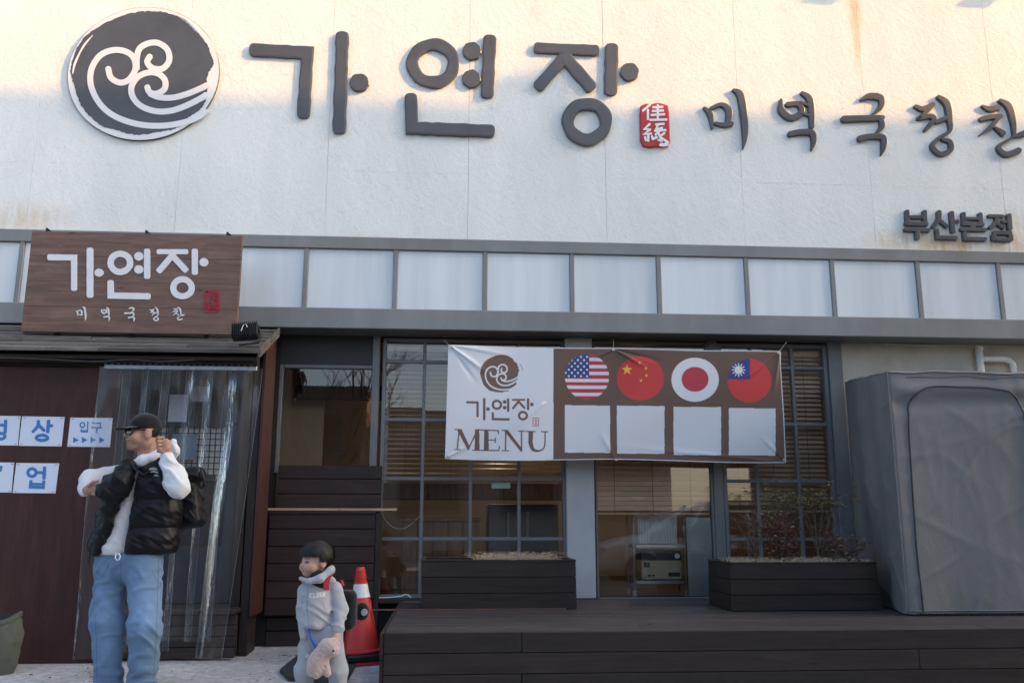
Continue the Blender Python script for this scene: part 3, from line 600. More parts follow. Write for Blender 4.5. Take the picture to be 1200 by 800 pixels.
for px_ in (128, 150, 172): part('door_rail', MB().box(PX(px_,500,8.2)-.02, PX(px_,500,8.2)+.02, 8.18, 8.24, .41, 2.5, .003), m_black, idr)
gl = flat('painted_lit_room', (.62,.63,.55), .8)  # pale opaque colour stands in for the light of the room beyond
part('painted_lit_pane', MB().box(PX(128,520,8.22), PX(262,520,8.22), 8.245, 8.25, PZ(200,556,8.22), PZ(200,500,8.22)), gl, idr)
for k in range(12):
    x = PX(186+k*6.5, 530, 8.21); part('lattice_bar', MB().box(x-.004, x+.004, 8.226, 8.232, PZ(200,556,8.2), PZ(200,500,8.2)), m_black, idr)
for k in range(9):
    z = PZ(200, 500+k*7, 8.21); part('lattice_bar', MB().box(PX(180,530,8.2), PX(262,530,8.2), 8.219, 8.225, z-.004, z+.004), m_black, idr)
for (a, b_, c_, d_, cc) in ((203,232,508,538,(.16,.22,.27)), (196,218,462,494,(.55,.6,.66)), (222,242,452,470,(.35,.38,.42))):
    no = tag(part('notice', MB().box(PX(a,500,8.15), PX(b_,500,8.15), 8.150, 8.153, PZ(200,d_,8.15), PZ(200,c_,8.15)), flat('notice', cc, .6)), {203:'blue grey notice sheet on the lattice of the inner porch door', 196:'pale notice sheet high on the inner porch door', 222:'small grey notice at the top of the inner porch door'}[a], 'notice')
# plastic strip curtain
m_pvc = glassmat('clear_pvc', (.88,.895,.92), .13, 1.42, .028, 1.05, .5, .62)
m_edge = glassmat('pvc_edge', (.75,.78,.82), .3, 1.45, .22, 1.0, 0, .6)
cu = thing('strip_curtain', 'clear plastic strip curtain hanging in the porch doorway', 'curtain', (PX(210,770,YV), YV-.03, 0))
ytop, zc = YV-.045, PZ(210, 433, YV-.045)
part('rail', MB().box(PX(122,433,ytop), PX(301,433,ytop), ytop-.006, ytop+.03, zc+.0, zc+.035, .003), m_steel, cu)
for k in range(24):
    x = PX(124+k*7.4, 433, ytop); part('clip', MB().box(x-.012, x+.012, ytop-.012, ytop-.007, zc+.038, zc+.052), m_steel, cu)
edges = [122, 150, 172, 196, 220, 244, 266, 302]
for i in range(7):
    a, b_ = PX(edges[i]-3, 433, ytop), PX(edges[i+1]+4, 433, ytop); nz, nx = 46, 22; P = []
    bul = random.uniform(.003,.016); bv = random.uniform(.05,.10); ph = random.uniform(0, 6); fx = random.uniform(-.02, .02); bot = .06+random.uniform(0,.1) if 0 < i < 6 else .02
    lean = (-.02 if i == 0 else (-.12 if i == 6 else fx))
    for j in range(nz):
        v = j/(nz-1); z = zc+.02-(zc-bot)*v; r = []
        for q_ in range(nx):
            u = q_/(nx-1); amp = .008+.022*v**.6 if i in (0, 6) else .005+.010*v**.7
            narrow = (1-.32*v if i == 6 else 1-.12*v if i == 0 else 1)
            x = a+(b_-a)*(.5+(u-.5)*narrow)+lean*v+.012*math.sin(3*v+ph)
            y = ytop-.014*(i % 2)-.004+amp*math.sin(u*(3.6+i*.5)+ph+1.3*v)-.03*v*math.sin(math.pi*u)*(1 if i in (0,6) else .3)-.005*math.sin(u*9+v*9+ph)*v - (bul*math.exp(-((v-bv)/.045)**2)*math.cos(2*math.pi*(u-.5)+.6*math.sin(ph)))
            r.append((x, min(y, ytop+.03), z))
        P.append(r)
    sp_ = part('strip', MB().grid(P), m_pvc, cu, smooth=True)
    part('strip_edge', MB().tube([r[0] for r in P], .0016, 4, cap=False).tube([r[-1] for r in P], .0016, 4, cap=False), m_edge, sp_)
# paper notices on the red panel
m_paper = flat('paper_blue_white', (.62,.69,.80), .65); m_blue = flat('print_blue', (.055,.19,.46), .6); m_pin = flat('staple', (.12,.12,.13), .4, .6)
z5 = lambda st: affine(.15, .15, 0, 470)(st)
TX = {'정': [('L', 26, [(-60,160),(-8,160)]), ('B', [(-30,165,26),(-45,200,26),(-70,230,22)]), ('L', 24, [(5,185),(38,187)]), ('L', 26, [(44,152),(40,242)]), ('O', 8, 272, 30, 22, 24)],
      '상': [('B', [(300,155,26),(295,195,28),(256,238,22)]), ('L', 26, [(308,192),(345,228)]), ('L', 27, [(380,152),(372,240)]), ('L', 26, [(388,190),(405,191)]), ('O', 328, 285, 44, 20, 26)],
      '입구': [('O', 644, 185, 17, 19, 11), ('L', 10, [(686,160),(684,212)]), ('L', 9, [(636,216),(634,238),(682,240),(684,216)]), ('L', 9, [(636,228),(683,229)]), ('L', 10, [(722,170),(785,171),(782,198)]), ('L', 10, [(715,205),(796,207)]), ('L', 10, [(757,210),(754,246)])]
            + [('P', [(572+68*k,278),(572+68*k,325),(614+68*k,302)]) for k in range(4)],
      '영': [('L', 26, [(8,512),(0,540)])],
      '업': [('O', 250, 556, 32, 30, 26), ('L', 24, [(300,556),(330,557)]), ('L', 27, [(348,518),(343,602)]), ('L', 24, [(242,622),(236,668),(338,672),(342,624)]), ('L', 20, [(242,645),(338,647)])]}
for k, (pa, lb) in {'정': ([(-120,112),(160,115),(138,345),(-140,342)], 'paper sheet with blue syllable cut by the left picture edge, upper row'), '상': ([(172,117),(505,122),(480,352),(145,347)], 'upper row paper sheet with a blue syllable 상 on the red porch panel'),
        '입구': ([(550,127),(880,130),(858,357),(525,353)], 'paper sheet with four blue arrows on the red porch panel'), '영': ([(-120,476),(110,478),(88,712),(-140,710)], 'paper sheet cut by the left picture edge, lower row'), '업': ([(127,481),(462,484),(432,718),(98,715)], 'lower row paper sheet with a blue syllable 업 on the red porch panel')}.items():
    q_ = [(x*.15, 470+y*.15) for x, y in pa]; c = pix(sum(x for x, _ in q_)/4, sum(y for _, y in q_)/4, YV)
    pp = thing('paper_notice', lb, 'notice', (c.x, YV, c.z-.12), 'paper notices on the porch panel')
    mb = MB(); stroke(mb, ('P', q_), pmap(YV-.006), .004, cham=0); part('sheet', mb, m_paper, pp)
    glyph('lettering', z5(TX[k]), pp, m_blue, YV-.007, .0008, 0, 0, .0003, one=True)
    for (x, y) in q_:
        cx, cy = sum(p[0] for p in q_)/4, sum(p[1] for p in q_)/4; p = pix(x+(cx-x)*.12, y+(cy-y)*.1, YV-.007); part('staple', MB().box(p.x-.009, p.x+.009, YV-.0085, YV-.0065, p.z-.002, p.z+.002), m_pin, pp)
# ------------------------------------------------------------------ wooden name board on the porch roof
YS = 7.72; q_ = [(31.5,270.5),(280.5,276),(281,390.5),(30.5,390)]
c = pix(156, 391, YS); sg = thing('name_board', 'brown wooden name board with white painted syllables above the porch', 'sign', (c.x, YS, c.z))
x0, x1, z0, z1 = PX(31,330,YS), PX(280.7,330,YS), PZ(156,390.3,YS), PZ(156,273.2,YS)
for k in range(4): part('plank', MB().box(x0, x1, YS+random.uniform(-.001,.001), YS+.045, z0+(z1-z0)*k/4+.0008, z0+(z1-z0)*(k+1)/4-.0008, .0015), m_board, sg)
for f_ in (.06, .53, .92): part('bracket', MB().hexa([(x0+(x1-x0)*f_,YS+.01,z1-.005),(x0+(x1-x0)*f_+.06,YS+.01,z1-.005),(x0+(x1-x0)*f_+.06,YS+.03,z1-.005),(x0+(x1-x0)*f_,YS+.03,z1-.005)], [(x0+(x1-x0)*f_,YS+.01,z1+.035),(x0+(x1-x0)*f_+.012,YS+.01,z1+.035),(x0+(x1-x0)*f_+.012,YS+.03,z1+.035),(x0+(x1-x0)*f_,YS+.03,z1+.035)]), m_black, sg)
for f_ in (.15, .5, .85): part('prop', MB().box(x0+(x1-x0)*f_-.02, x0+(x1-x0)*f_+.02, YS+.05, YS+.09, z0-.25, z1-.08), m_black, sg)
z8 = affine(.21667, .21667, 30, 270)
BGA = [('L', 33, [(128,145),(262,147),(262,315)]), ('L', 36, [(348,105),(348,352)]), ('D', 397, 228, 25, 22)]
BYEON = [('O', 512, 175, 53, 49, 34), ('D', 612, 140, 25, 23), ('D', 612, 211, 25, 23), ('L', 34, [(657,110),(657,250)]), ('L', 34, [(459,280),(460,352),(664,356)])]
BJANG = [('L', 27, [(718,115),(870,115)]), ('L', 33, [(793,135),(722,218)]), ('L', 33, [(797,140),(866,214)]), ('L', 34, [(915,110),(915,228)]), ('D', 964, 172, 24, 23), ('O', 848, 310, 50, 46, 33)]
m_paint = mat('white_paint', (.74,.76,.77), (.66,.68,.69), .6, 0, 20, stretch=(.2,1,6), bump=.2)
for st in (BGA, BYEON, BJANG): glyph('painted_syllable', z8(st), sg, m_paint, YS-.006, .004, .03, 0, .0006, one=True)
for st, (cx, cy), tx in zip(BRUSH, BCEN, (300, 436, 567, 697, 827)):
    k = .232; glyph('painted_syllable', affine(k, k, 30+tx*.21667-cx*k, 270+450*.21667-cy*k)(st), sg, m_paint, YS-.005, .003, 0, 0, .0005, one=True)
m_sealp = flat('seal_paint', (.30,.022,.03), .6); s8 = affine(1,1,30,270)
glyph('painted_seal', affine(.21667,.21667,30,270)([('L', 12, [(980,330),(1040,328),(1045,345),(1045,435),(1005,440),(972,436),(972,340),(980,330)])]) + [(s_[0], 1.5, s_[2]) for s_ in hanja(30+950*.21667, 270+282*.21667, .064)], sg, m_sealp, YS-.005, .003, 0, 0, .0003, one=True)
# flood lamp lying on the roof edge
YFL = 7.35; fl = thing('flood_lamp', 'black finned flood lamp on the porch roof corner', 'lamp', (PX(287,396,YFL), YFL, PZ(287,398,YFL)))
c = pix(287, 387.5, YFL); T = Matrix.Translation(c) @ Matrix.Rotation(-.10, 4, 'Y') @ Matrix.Rotation(-.35, 4, 'X')
part('housing', MB().box(-.105, .105, -.02, .06, -.065, .065, .008, T), m_black, fl)
for k in range(13): part('fin', MB().box(-.1+k*.0165, -.094+k*.0165, -.045, -.021, -.062, .062, 0, T), m_black, fl)
part('bracket', MB().tube([T @ Vector(p) for p in ((.11,.02,.03),(.125,.02,-.05),(.11,.04,-.10),(-.05,.04,-.11))], .008, 6), m_black, fl)
part('cable', MB().tube([T @ Vector(p) for p in ((-.02,-.05,-.03),(.0,-.06,.02),(.02,-.055,.03),(.03,-.05,.0))], .004, 6), m_steel, fl)
# ------------------------------------------------------------------ plank-clad box beside the porch
yb0 = pix(340, 757, Z=0).y; yf = yb0-.13
bxo = thing('plank_counter', 'tall dark plank-clad box with stepped back between porch and windows', 'counter', (PX(370,757,yb0), yb0, 0))
X0 = xs1+.03; Xr = PX(438.5, 660, yf); rows = [602, 619.5, 640, 660, 680.5, 701, 721]
part('core', MB().box(X0, Xr-.02, yf+.035, yb0+.02, PZ(360,722,yf), PZ(360,603,yf)), m_soffit, bxo)
for a, b_ in zip(rows[:-1], rows[1:]): part('plank', MB().box(X0, Xr+random.uniform(-.004,.004), yf+random.uniform(0,.004), yf+.03, PZ(360,b_,yf)+.003, PZ(360,a,yf)-.003, .004), m_plank, bxo)
part('core_foot', MB().box(X0, Xr-.04, yb0+.034, yb0+.06, .0, PZ(360,722,yf)-.002), m_soffit, bxo)
part('ledge', MB().box(X0, Xr+.005, yf-.01, yb0+.02, PZ(360,602,yf)+.0, PZ(360,602,yf)+.03, .004), m_plank, bxo)
for a, b_ in ((722,738), (739,758)): part('base_plank', MB().box(X0, Xr-.03, yb0, yb0+.03, max(.004, PZ(340,b_,yb0)), PZ(340,a,yb0)-.003, .004), m_dark, bxo)
part('end_board', MB().box(Xr-.0, Xr+.045, yf+.02, yb0+.02, .05, PZ(430,601,yf), .004), m_darkv, bxo)
for a, b_ in ((545,561), (561,578.5), (578.5,600)): part('back_plank', MB().box(PX(325,570,yf+.09), PX(447,570,yf+.09), yf+.09, yf+.12, PZ(390,b_,yf+.09)+.003, PZ(390,a,yf+.09)-.002, .004), m_plank, bxo)
part('back_core', MB().box(PX(326,570,yf+.09), PX(446,570,yf+.09), yf+.122, yf+.135, PZ(390,600,yf+.09), PZ(390,546.5,yf+.09)), m_soffit, bxo)  # board added behind the planks to block light leaking through their gaps
m_lath = wood('pale_lath', (.50,.36,.23), (.38,.26,.16), .6, 0, .1)
zl = PZ(360,602,yf)+.031; ya_ = yf-.004
for a, b_, dy, dz, lb in ((312, 397, .0, 0, 'shorter pale wooden lath on the ledge of the plank box'), (317, 465, .035, 0, 'longer pale wooden lath sticking out past the plank box')):
    x0, x1 = PX(a,597,ya_), PX(b_,595,ya_); T = Matrix.Translation((x0, ya_+dy, zl)) @ Matrix.Rotation(-.012 if dy else 0, 4, 'Z')
    tag(part('wooden_lath', MB().box(0, x1-x0, -.012, .012, 0, .022+dz, .001, T), m_lath), lb, 'lath', 'laths on the plank box')
# ------------------------------------------------------------------ deck
def deckY(px_, py_): return pix(px_, py_, Z=DECKZ).y
yd0 = deckY(455, 740); XD0 = pix(450.5, 740, Z=DECKZ).x; XD1 = 9.5; yd1 = YW-.055
dk = thing('timber_deck', 'long dark stained timber deck raised along the restaurant front', 'deck', ((XD0+XD1)/2, yd0, 0))
nbd = 18; wv = (yd1-yd0)/nbd
for i in range(nbd):
    cuts = [XD0] + ([XD0+random.uniform(1.5,3.2), XD0+random.uniform(4.2,6.5)] if i else [XD0+4.1]) + [XD1]
    for k in range(len(cuts)-1): part('deck_board', MB().box(cuts[k]+.002, cuts[k+1]-.002, yd0+wv*i+.0025, yd0+wv*(i+1)-.0025, DECKZ-.03, DECKZ+random.uniform(-.0015,.0015), .004), m_deck, dk)
fr_rows = [(DECKZ-.004, .128), (DECKZ-.135, .128), (DECKZ-.266, .128)]; jn = [[611], [1075], [611]]
for (zt2, hh), js in zip(fr_rows, jn):
    cuts = [XD0]+[PX(j, 770, yd0) for j in js]+[XD1]
    for k in range(len(cuts)-1): part('front_board', MB().box(cuts[k]+.0015, cuts[k+1]-.0015, yd0-.028, yd0-.001, zt2-hh, zt2, .004), m_dark, dk)
for k in range(2): part('end_board', MB().box(XD0-.026, XD0-.001, yd0-.02, yd1, DECKZ-.005-.17*(k+1)+.004, DECKZ-.005-.17*k, .004), m_dark, dk)
part('frame', MB().box(XD0+.02, XD1, yd0+.02, yd1, .0, DECKZ-.035), m_soffit, dk)
# ------------------------------------------------------------------ planters
m_soil = mat('soil', (.075,.052,.038), (.03,.022,.018), .95, 0, 30, bump=1, bdist=.03, fine=40)
def planter(label, fl_, fr_, ftop, fbot, px_side, dep):
    yb_ = deckY((fl_[1]+fr_[1])/2, fbot); xa0, xa1 = PX(fl_[0],ftop,yb_), PX(fl_[1],fbot,yb_); xb0, xb1 = PX(fr_[0],ftop,yb_), PX(fr_[1],fbot,yb_)
    z1 = PZ((fl_[0]+fr_[0])/2, ftop, yb_); z0 = DECKZ+.004; p_ = thing('wooden_planter', label, 'planter', ((xa1+xb1)/2, yb_, z0)); n = 3
    for k in range(n):
        for (yy0, yy1) in ((yb_, yb_+.025), (yb_+dep-.025, yb_+dep)):
            a, b_ = k/n, (k+1)/n; za, zb2 = z0+(z1-z0)*a+.003, z0+(z1-z0)*b_-.002
            l0, l1 = xa1+(xa0-xa1)*a, xa1+(xa0-xa1)*b_; r0_, r1_ = xb1+(xb0-xb1)*a, xb1+(xb0-xb1)*b_
            part('plank', MB().hexa([(l0,yy0,za),(r0_,yy0,za),(r0_,yy1,za),(l0,yy1,za)], [(l1,yy0,zb2),(r1_,yy0,zb2),(r1_,yy1,zb2),(l1,yy1,zb2)]), m_dark, p_)
        for (c0, c1, s_) in ((l0, l1, 1), (r0_, r1_, -1)):
            e0, e1 = sorted((c0, c0+.024*s_)); f0, f1 = sorted((c1, c1+.024*s_))
            part('end_plank', MB().hexa([(e0,yb_+.026,za),(e1,yb_+.026,za),(e1,yb_+dep-.026,za),(e0,yb_+dep-.026,za)], [(f0,yb_+.026,zb2),(f1,yb_+.026,zb2),(f1,yb_+dep-.026,zb2),(f0,yb_+dep-.026,zb2)]), m_dark, p_)
    part('rim', MB().box(xa0-.005, xb0+.005, yb_-.006, yb_+.03, z1, z1+.012, .003).box(xa0-.005, xb0+.005, yb_+dep-.03, yb_+dep+.006, z1, z1+.012, .003).box(xa0-.005, xa0+.03, yb_+.031, yb_+dep-.031, z1, z1+.011, .003).box(xb0-.03, xb0+.005, yb_+.031, yb_+dep-.031, z1, z1+.011, .003), m_dark, p_)
    P = [[(xa0+.026+(xb0-xa0-.052)*u/30, yb_+.027+(dep-.054)*v/10, z1-.025+random.uniform(-.012,.014)) for u in range(31)] for v in range(11)]
    part('soil', MB().grid(P), m_soil, p_, smooth=True)
    return xa0, xb0, yb_, z1
PL1 = planter('dark plank planter of dry straw in front of the left gridded window', (493.5, 494), (674.5, 676), 657, 714, 0, .55)
PL2 = planter('dark plank planter with red and bare shrubs in front of the right window', (855.5, 857.5), (1027, 1034), 660, 715.5, 0, .62)
m_rust = mat('rust_strip', (.16,.07,.05), (.08,.04,.03), .6, 0, 9)
yq = deckY(550, 714.5); tag(part('metal_strip', MB().box(PX(437,714.5,yq), PX(663,714.5,yq), yq-.02, yq+.0, DECKZ+.001, DECKZ+.012, .002), m_rust), 'thin rust red strip lying along the foot of the left planter', 'strip')
# dried straw
m_straw = flat('straw', (.52,.40,.26), .8); m_twig = mat('twig', (.17,.12,.085), (.10,.07,.05), .8, 0, 20)
def straw(label, x0, x1, y0, y1, z, n, hmax, cat='straw'):
    mb = MB()
    for _ in range(n):
        x, y = random.uniform(x0, x1), random.uniform(y0, y1); a = random.uniform(0, 6.3); l = random.uniform(.04, .16); hh = random.uniform(.01, hmax)
        pts = [(x, y, z-.02), (x+math.cos(a)*l*.4, y+math.sin(a)*l*.2, z+hh*.8), (x+math.cos(a)*l, y+math.sin(a)*l*.5, z+hh*random.uniform(.2,1.1))]
        mb.tube(pts, [.0016,.0014,.0008], 3, cap=False)
    o = part('dry_straw', mb, m_straw); o['kind'] = 'stuff'; o['label'] = label; o['category'] = cat
xa, xb, yy, zz = PL1; straw('dry straw lying on the soil of the left planter', xa+.45, xb-.15, yy+.04, yy+.45, zz-.005, 520, .085)
xa, xb, yy, zz = PL2; straw('dry straw and dead leaves on the soil of the right planter', xa+.05, xb-.05, yy+.04, yy+.5, zz-.005, 620, .06)
# loose cables
tag(part('cable', MB().tube([tuple(p) for p in crom([tuple(pix(447,588,YW-.06)), tuple(pix(450,606,YW-.09)), tuple(pix(462,618,YW-.10)), tuple(pix(476,618,YW-.10)), tuple(pix(490,606,YW-.05))], 6)], .0025, 6), flat('cable_grey', (.30,.30,.31), .6)), 'thin pale cable looping in front of the gridded window', 'cable')
yz = YW-.13; tag(part('cable', MB().tube([tuple(p) for p in crom([tuple(pix(444,700,yz)), tuple(pix(458,699.5,yz)), tuple(pix(470,698,yz)), tuple(pix(476,696,yz)), tuple(pix(482,700,yz))], 6)], .005, 6), m_white), 'short pale cable lying on the low sill beside the left planter', 'cable')
yz = YV-.11; tag(part('cable', MB().tube([tuple(p) for p in crom([tuple(pix(-20,418,yz)), tuple(pix(40,420,yz)), tuple(pix(110,423,yz)), tuple(pix(150,421,yz)), tuple(pix(190,423,yz)), tuple(pix(250,420,yz))], 8)], .004, 5), m_steel), 'thin grey cable sagging along the porch eave', 'cable')
# shrubs -------------------------------------------------------------
def shrub(label, px_, py_top, Y, n_stem, spread, leafcols, nleaf, lowleaf, leafsize=.027, twigs=4):
    xa, xb, yy, zz = PL2; b = pix(px_, 655, Y); h = PZ(px_, py_top, Y)-zz
    s_ = thing('shrub', label, 'shrub', (b.x, Y, zz-.03), 'shrubs in the right planter'); mb = MB(); tips = []
    for _ in range(n_stem):
        a = random.uniform(0, 6.3); r = random.uniform(0, spread*.3); p = Vector((b.x+r*math.cos(a), Y+r*.5*math.sin(a), zz-.03)); pts = [p]; hh = h*random.uniform(.7, 1.02)
        dx, dy = random.uniform(-1,1)*spread*.5, random.uniform(-1,1)*spread*.3
        for k in range(1, 6): pts.append(p+Vector((dx*(k/5)**1.5+random.uniform(-.01,.01), dy*k/5+random.uniform(-.01,.01), (hh+.03)*k/5)))
        mb.tube(pts, [.005*(1-.13*k) for k in range(6)], 5, cap=False)
        for k in range(2, 6):
            for _ in range(twigs):
                q0 = pts[k]-(pts[k]-pts[k-1])*random.random(); a = random.uniform(0, 6.3); l = random.uniform(.05, .14)
                q1 = q0+Vector((math.cos(a)*l*.8, math.sin(a)*l*.5, random.uniform(.0,.7)*l)); q2 = q1+Vector((math.cos(a+.4)*l*.5, math.sin(a+.4)*l*.3, random.uniform(-.2,.4)*l))
                mb.tube([q0,q1,q2], [.0018,.0014,.001], 3, cap=False)
                if (q1.z-zz)/h > lowleaf: tips += [q1, q2, (q1+q2)/2]
    part('stems', mb, m_twig, s_)
    for i, c in enumerate(leafcols):
        lm = MB()
        for _ in range(int(nleaf*1.05)//len(leafcols)):
            if not tips: break
            p = random.choice(tips)+Vector([random.gauss(0,.018) for _ in range(3)]); R = Matrix.Rotation(random.uniform(0,6.3), 3, 'Z') @ Matrix.Rotation(random.uniform(-1.1,1.1), 3, 'X'); l = leafsize*random.uniform(.6,1.3)
            lm.add([p+R @ Vector(v)*l for v in ((0,0,0),(.6,.28,.06),(1.3,0,-.1),(.6,-.28,.06))], [(0,1,2),(0,2,3)])
        if lm.v: part('foliage', lm, c, s_)
mr = mat('leaf_red', (.22,.035,.045), (.12,.022,.03), .5, 0, 20, bump=0); mb_ = mat('leaf_bronze', (.32,.21,.09), (.18,.11,.05), .6, 0, 20, bump=0); mg = mat('leaf_olive', (.22,.19,.075), (.13,.115,.045), .6, 0, 20, bump=0)
ys = PL2[2]+.28
shrub('leafless twiggy shrub at the left end of the right planter', 885, 590, ys, 9, .35, [mb_], 24, .5)
shrub('bushy dark red leaved shrub in the middle of the right planter', 915, 603, ys-.05, 9, .32, [mr, mr, mb_], 700, .12)
shrub('tall thin bronze shrub rising behind the red one', 925, 556, ys+.12, 7, .34, [mb_, mg], 240, .6)
shrub('olive bronze leaved shrub with a flat top right of the red one', 962, 572, ys, 8, .42, [mb_, mg, mg], 620, .72)
shrub('low dry reddish shrub at the right end of the planter', 990, 630, ys-.1, 10, .3, [mb_, mr, mb_], 260, .1)
# ------------------------------------------------------------------ grey covered box on the deck
from mathutils import noise as mn
yc0 = deckY(1060, 721); yc1 = 8.46; zc0 = DECKZ+.012
xfl, xfr = PX(1050, 560, yc0), PX(1262, 560, yc0); xbl = PX(997, 540, yc1); zct = PZ(1060, 436, yc0); zcb = PZ(990, 447, yc1)-.01
cv = thing('covered_cabinet', 'tall box under a grey tarpaulin cover with piped arch seam on the deck', 'cover', ((xfl+xfr)/2, (yc0+yc1)/2, DECKZ))
t = NT('grey_tarpaulin'); c = t.coord(); wv_ = t.noise(c, 260, 2, .5); sm = t.noise(c, 2.2, 5, .6)
t.l(t.ramp(sm, [(.3, (.162,.163,.160)), (.7, (.190,.190,.186))]), t.b.inputs['Base Color']); t.set(Roughness=.58, Specular_IOR_Level=.35); t.bump(t.math('ADD', t.math('MULTIPLY', t.noise(t.coord((1.6,1.6,.9), (0,.5,0)), 9, 4, .55, 1.2), .35), t.math('MULTIPLY', wv_, .10)), .5, .012); m_tarp = t.m
per = [(xbl, yc1), (xfl, yc0), (xfr, yc0), (xfr+.05, yc1)]; NU, NV = 190, 110
seg = [math.dist(per[i], per[i+1]) for i in range(3)]; tot = sum(seg)
def cover_pt(s_, v):
    d = s_*tot; k = 0
    while k < 2 and d > seg[k]: d -= seg[k]; k += 1
    a, b = per[k], per[k+1]; f = min(d/seg[k], 1); x, y = a[0]+(b[0]-a[0])*f, a[1]+(b[1]-a[1])*f
    nx, ny = (b[1]-a[1])/seg[k], -(b[0]-a[0])/seg[k]
    if nx*((x)-(xfl+xfr)/2)+ny*(y-(yc0+yc1)/2) < 0: nx, ny = -nx, -ny
    top = zct if k == 1 else (zct+(zcb-zct)*(1-f) if k == 0 else zct+(zcb-zct)*f)
    top += .006*math.sin(s_*31)+.003*math.sin(s_*77) if k == 1 else .0
    z = zc0+(top-zc0)*v
    rid = lambda x, y, z: max(0, 1-2.2*abs(mn.noise((x, y, z))))
    w = .014*mn.noise((s_*9, v*1.6, 3.1))*.6+.010*rid(s_*5+3.4*v, v*2.0-s_*4, 1.2)**5*(.6+mn.noise((s_*5, v*3, 9.)))+.008*rid(s_*9-4*v, v*2.6+s_*3, 5.2)**6+.005*rid(s_*30+1.5*v, v*2.2-s_*4, 8.2)**4*(.6+mn.noise((s_*8, v*5, 2.)))
    if k == 1: w += -.035*math.sin(math.pi*f)*math.sin(math.pi*v)+.020*math.exp(-((v-.93)/.03)**2)-.018*math.exp(-((v-.86-.03*f)/.035)**2)
    if k == 0: w += .030*math.sin(f*16+v*3)*(.3+.7*(1-abs(2*f-1)))*.55
    flare = .012*(1-v)**3*math.sin(s_*40)
    w += flare
    e = min(f, 1-f)*seg[k]; w *= min(1, e/.06)
    return (x+nx*w, y+ny*w, z)
P = [[cover_pt(i/NU, j/NV) for i in range(NU+1)] for j in range(NV+1)]
top = P[-1]; cen = [((p[0]-(xfl+xfr)/2)*.0, 0, 0) for p in top]
for f_, dz in ((.93, .022), (.6, .012), (.0, -.02)): P.append([((xfl+xfr)/2+(p[0]-(xfl+xfr)/2)*f_, (yc0+yc1)/2+(p[1]-(yc0+yc1)/2)*f_, p[2]+dz+.008*mn.noise((p[0]*6, p[1]*6, f_*4))) for p in top])
part('cover', MB().grid(P), m_tarp, cv, smooth=True)
def front_pt(px_, py_, off=.008):
    p = pix(px_, py_, yc0); f = min(max((p.x-xfl)/(xfr-xfl), 0), 1); s_ = (seg[0]+f*seg[1])/tot; v = min(max((p.z-zc0)/(zct-zc0), 0), 1); q = cover_pt(s_, v); return (q[0], q[1]-off, q[2])
sm_pts = crom([(1081,717,0),(1074,640,0),(1069,560,0),(1065,490,0),(1068,468,0),(1078,458,0),(1092,454,0),(1130,454,0),(1172,456,0),(1188,462,0),(1198,478,0),(1206,520,0),(1212,600,0),(1220,715,0)], 8)
part('piping', MB().tube([front_pt(p[0], p[1], .006) for p in sm_pts], .0065, 6), flat('piping_dark', (.045,.05,.058), .5), cv)
for nm_, pl_ in (('corner_seam', [cover_pt(seg[0]/tot, j/60) for j in range(61)]), ('top_seam', [cover_pt((seg[0]+seg[1]*j/60)/tot, 1.) for j in range(61)]), ('top_seam', [cover_pt(seg[0]/tot*j/40, 1.) for j in range(41)]), ('bottom_hem', [cover_pt((seg[0]+seg[1]*j/60)/tot, .012) for j in range(61)])): part(nm_, MB().tube([(p[0], p[1]-.003, p[2]) for p in pl_], .0055, 6), m_tarp, cv, smooth=True)
part('hem_strap', MB().tube([front_pt(x, 441.5+1.3*math.sin(x*.11), .004) for x in range(1062, 1210, 6)], .004, 5), m_tarp, cv)
gr = MB()
for k in range(46): x = PX(1075,719,yc0-.02)+k*.021; gr.box(x, x+.012, yc0-.035, yc0-.020, DECKZ+.004, DECKZ+.018)
tag(part('grate_strip', gr.box(PX(1070,719,yc0-.02), xfr, yc0-.02, yc0+.02, DECKZ+.003, DECKZ+.010), m_black), 'black toothed mat edge showing under the grey cover', 'mat')
# white drain pipe on the wall
m_pvcw = mat('white_pvc', (.72,.71,.66), (.64,.63,.58), .4, 0, 6, bump=.03); yq = YW-.12
pp = thing('drain_pipe', 'white plastic drain pipe with elbow on cream wall above the covered box', 'pipe', (PX(1149,440,yq), yq, PZ(1149,470,yq)))
part('pipe_run', MB().tube([pix(1147,408,yq), pix(1153,470,yq)], .036, 14), m_pvcw, pp, smooth=True)
el = crom([tuple(pix(1151,421,yq)), tuple(pix(1174,421,yq)), tuple(pix(1184,424,yq)), tuple(pix(1188,434,yq)), tuple(pix(1190,470,yq))], 6)
part('elbow', MB().tube(el, .03, 12), m_pvcw, pp, smooth=True)
part('cap', MB().tube([pix(1146.8,409.5,yq), pix(1147.2,406.5,yq)], .04, 14), m_pvcw, pp)
tag(part('conduit', MB().tube([pix(1037,403,YW-.07), pix(1098,405.5,YW-.07)], .008, 8), m_pvcw), 'thin white conduit under the light band above the covered box', 'conduit')
